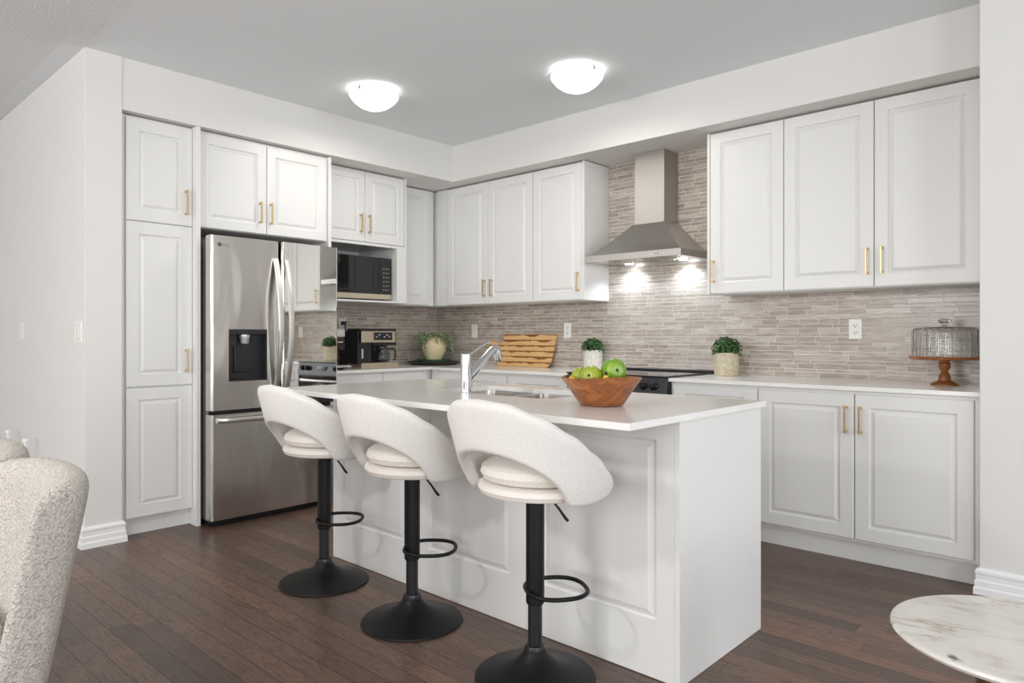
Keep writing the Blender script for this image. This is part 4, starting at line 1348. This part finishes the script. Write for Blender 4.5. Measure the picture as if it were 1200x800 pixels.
def make_stool(loc, lift=0.0, foot=-90):
    SB = 0.605 + lift
    o = thing('bar_stool', '', 'bar stool', loc, 'bar stools along the island')
    L = Vector(loc)
    T_ = lambda mb: (mb.bm.transform(Matrix.Translation(L)), mb)[1]
    ba = part(T_(MB().lathe([(0, 0.001), (.205, .001), (.2065, .004), (.204, .009), (.17, .018), (.12, .033), (.085, .049), (.060, .066), (.044, .082), (.036, .096), (0, .096)], n=64)), 'base', 'black_metal', o)
    part(T_(MB().lathe([(0, .09), (.036, .09), (.038, .100), (.034, .113), (.026, .116), (0, .116)], n=32)), 'collar', 'black_satin', ba)
    part(T_(MB().lathe([(0, .10), (.0245, .10), (.0245, .30), (0, .30)], n=32)), 'gas_lift', 'black_satin', o)
    po = part(T_(MB().lathe([(0, .252), (.029, .252), (.0315, .258), (.0315, SB - .012), (.05, SB - .010), (.09, SB - .004), (0, SB - .004)], n=32)), 'pole', 'black_metal', o)
    # footrest loop
    pts = []
    uy = Vector((math.cos(math.radians(foot)), math.sin(math.radians(foot)), 0)); ux = Vector((uy.y, -uy.x, 0))
    for k in range(36):
        a = 2 * PI * k / 36
        c_, s_ = math.cos(a), math.sin(a)
        e_ = 0.82
        pts.append(ux * (.108 * math.copysign(abs(c_) ** e_, c_)) + uy * (.074 + .104 * math.copysign(abs(s_) ** e_, s_)) + Vector((0, 0, .297)))
    fo = MB().tube(pts, .0075, 12, closed=True)
    part(T_(fo), 'footrest', 'black_metal', po)
    lv = MB().tube([(.03, .02, SB - .006), (.045, .03, SB - .02), (.065, .045, SB - .05), (.085, .06, SB - .085), (.092, .065, SB - .094)], [.0035, .0035, .004, .0055, .005], 10)
    part(T_(lv), 'lever', 'black_metal', o)
    # seat base and cushion
    sb = MB().lathe([(0, .0), (.165, .0), (.188, .007), (.196, .022), (.192, .036), (.178, .045), (0, .047)], (0, 0.012, SB), 48, 1.08, 1.0)
    part(T_(sb), 'seat_base', 'fabric_seat', o)
    cu = MB().lathe([(0, .046), (.160, .046), (.186, .054), (.197, .074), (.192, .094), (.172, .108), (.13, .117), (.07, .121), (0, .122)], (0, 0.018, SB), 48, 1.03, 1.0)
    part(T_(cu), 'cushion', 'fabric_seat', o)
    # wrap-round shell with the opening behind the seat
    mb = MB(); rows = []
    A = 127
    N = 60
    for i in range(N + 1):
        th = -A + 2 * A * i / N
        u = abs(th)
        zu = interp([(0, .943), (20, .934), (40, .895), (60, .838), (80, .774), (100, .710), (114, .672), (127, .640)], u)
        if u < 62:
            zl = .602 + .168 * math.cos(PI / 2 * u / 62) ** 0.62
        else:
            zl = interp([(62, .602), (80, .600), (105, .607), (127, .622)], u)
        zu += lift; zl += lift
        if u > A - 14:
            kk = math.sqrt(max(0.0, 1 - ((u - (A - 14)) / 14) ** 2)); zm_ = (zu + zl) / 2
            hh = max((zu - zl) / 2 * kk, .004); zu, zl = zm_ + hh, zm_ - hh
        thk = .044 if u < A - 8 else .044 - .020 * (u - (A - 8)) / 8
        ht = thk / 2
        loop = []
        cr = min(ht, (zu - zl) / 2)

        def cen(z):
            r = .208 + (z - SB) * .245
            if z < SB + .055:
                r -= (SB + .055 - z) * .12
            return r
        pts = []
        m = 7
        for k in range(m):          # outer side upwards
            z = zl + cr + (zu - zl - 2 * cr) * k / (m - 1); pts.append((cen(z) + ht, z))
        for k in range(1, 6):       # top round
            a = k / 6 * PI; pts.append((cen(zu - cr) + ht * math.cos(a), zu - cr + cr * math.sin(a)))
        for k in range(m):
            z = zu - cr - (zu - zl - 2 * cr) * k / (m - 1); pts.append((cen(z) - ht, z))
        for k in range(1, 6):
            a = PI + k / 6 * PI; pts.append((cen(zl + cr) + ht * math.cos(a), zl + cr + cr * math.sin(a)))
        a = math.radians(-90 + th)
        rows.append([Vector((r * math.cos(a) * 1.10, r * math.sin(a) * (1.0 if math.sin(a) < 0 else 1.10) + .01, z)) for r, z in pts])
    mb.grid(rows, close_v=True, cap=True)
    part(T_(mb), 'backrest', 'fabric', o, sub=1)
    return o


def children(o):
    return [c for c in bpy.data.objects if c.parent == o]


def copy_tree(o, parent=None):
    c = o.copy(); COL.objects.link(c)
    if parent is not None:
        c.parent = parent
    for ch in children(o):
        copy_tree(ch, c)
    return c


stool = make_stool((2.154, -2.590, 0), 0.004, 43)
stool['label'] = 'cream bar stool nearest the fridge, first of three'
stool = make_stool((2.816, -2.598, 0), 0.002, 43)
stool['label'] = 'middle cream bar stool of the three at the island'
stool = make_stool((3.493, -2.614, 0), 0.024, 55)
stool['label'] = 'cream bar stool nearest the camera, in front of the fruit bowl end'

# ------------------------------------------------------------------ dining chairs, at the left edge


def make_chair(x, y):
    o = thing('dining_chair', '', 'chair', (x, y, 0), 'boucle dining chairs')
    L = Matrix.Translation(Vector((x, y, 0)))
    # curved backrest: grid in (across, around section)
    mb = MB(); rows = []
    N = 26
    for i in range(N + 1):
        s = -1 + 2 * i / N
        half = .285
        end = max(0.0, 1 - abs(s) ** 9)
        y_c = -.075 * abs(s) ** 2.2            # wings come forward
        zt_ = .806 - .022 * abs(s) ** 4
        zb_ = .18
        th = .058 * (.62 + .38 * min(1, end * 2.5))
        pts = []
        m = 9
        lean_ = lambda z: (z - .30) * .20

        def P_(off, z):
            return Vector((s * half * (1 - .012 * (1 - end)), y_c + lean_(z) + off, z))
        for k in range(m):
            z = zb_ + (zt_ - th - zb_) * k / (m - 1); pts.append(P_(th, z))
        for k in range(1, 8):
            a = k / 8 * PI; pts.append(P_(th * math.cos(a), zt_ - th + th * math.sin(a)))
        for k in range(m):
            z = zt_ - th - (zt_ - th - zb_) * k / (m - 1); pts.append(P_(-th, z))
        rows.append(pts)
    mb.grid(rows, close_v=True, cap=True)
    mb.bm.transform(L)
    part(mb, 'backrest', 'boucle', o, sub=1)
    se = MB(); rows = []
    for z, g in ((.32, .03), (.325, .008), (.35, 0), (.39, 0), (.422, .010), (.435, .035), (.438, .08)):
        rr = .07
        ring = []
        x0_, x1_, y0_, y1_ = -.185 + g, .185 - g, -.56 + g, -.05 - g
        for cx, cy, a0 in ((x0_ + rr, y0_ + rr, 180), (x1_ - rr, y0_ + rr, 270), (x1_ - rr, y1_ - rr, 0), (x0_ + rr, y1_ - rr, 90)):
            for k in range(6):
                a = math.radians(a0 + 18 * k); ring.append(Vector((cx + rr * math.cos(a), cy + rr * math.sin(a), z)))
        rows.append(ring)
    se.grid(rows, close_v=True, cap=True); se.bm.transform(L)
    part(se, 'seat', 'boucle', o)
    for sx in (-1, 1):
        for yy in (-.50, -.06):
            lg_ = MB().tube([(sx * .16, yy, .325), (sx * .225, yy + (.03 if yy > -.2 else -.02), .001)], [.020, .012], 14)
            lg_.bm.transform(L)
            part(lg_, 'leg', 'walnut', o)
    return o


ch = make_chair(2.768, -3.930)
ch['label'] = 'cream boucle dining chair nearer the camera at bottom left'
c2 = copy_tree(ch); c2.location = (2.160, -3.930, 0)
c2['label'] = 'cream boucle dining chair mostly hidden behind the nearer one'

# ------------------------------------------------------------------ slender posts by the hall wall
for i, (px, pz, lab) in enumerate(((-0.614, 0.532, 'thin white capped post by the hall wall, left one'), (-0.177, 0.518, 'thin white capped post by the hall wall, right one'))):
    po = thing('post', lab, 'post', (px, -3.265, 0), 'white posts by the hall wall')
    part(MB().lathe([(0, .001), (.04, .001), (.04, .008), (.013, .016), (.0105, .03), (.0105, pz - .02), (0, pz - .02)], (px, -3.265, 0), 20), 'shaft', 'trim', po)
    part(MB().lathe([(0, 0), (.019, 0), (.021, .006), (.019, .016), (.01, .021), (0, .022)], (px, -3.265, pz - .02), 20), 'cap', 'trim', po)

# ------------------------------------------------------------------ marble side table
tx, ty, tz = 4.831, -2.522, 0.50
tb = thing('side_table', 'small round cream marble table on walnut legs at lower right', 'table', (tx, ty, 0))
part(MB().lathe([(0, -.020), (.244, -.020), (.252, -.016), (.256, -.009), (.254, -.003), (.248, 0), (0, 0)], (tx, ty, tz), 80), 'top', 'marble', tb)
for ang in (-93, 20, 108):
    a = math.radians(ang)
    c_ = Vector((tx + .203 * math.cos(a), ty + .203 * math.sin(a), 0))
    e_ = Vector((tx + .208 * math.cos(a), ty + .208 * math.sin(a), 0))
    part(MB().tube([c_ + Vector((0, 0, tz - .0205)), c_.lerp(e_, .3) + Vector((0, 0, .36)), e_ + Vector((0, 0, .001))], [.043, .040, .022], 24), 'leg', 'walnut', tb)
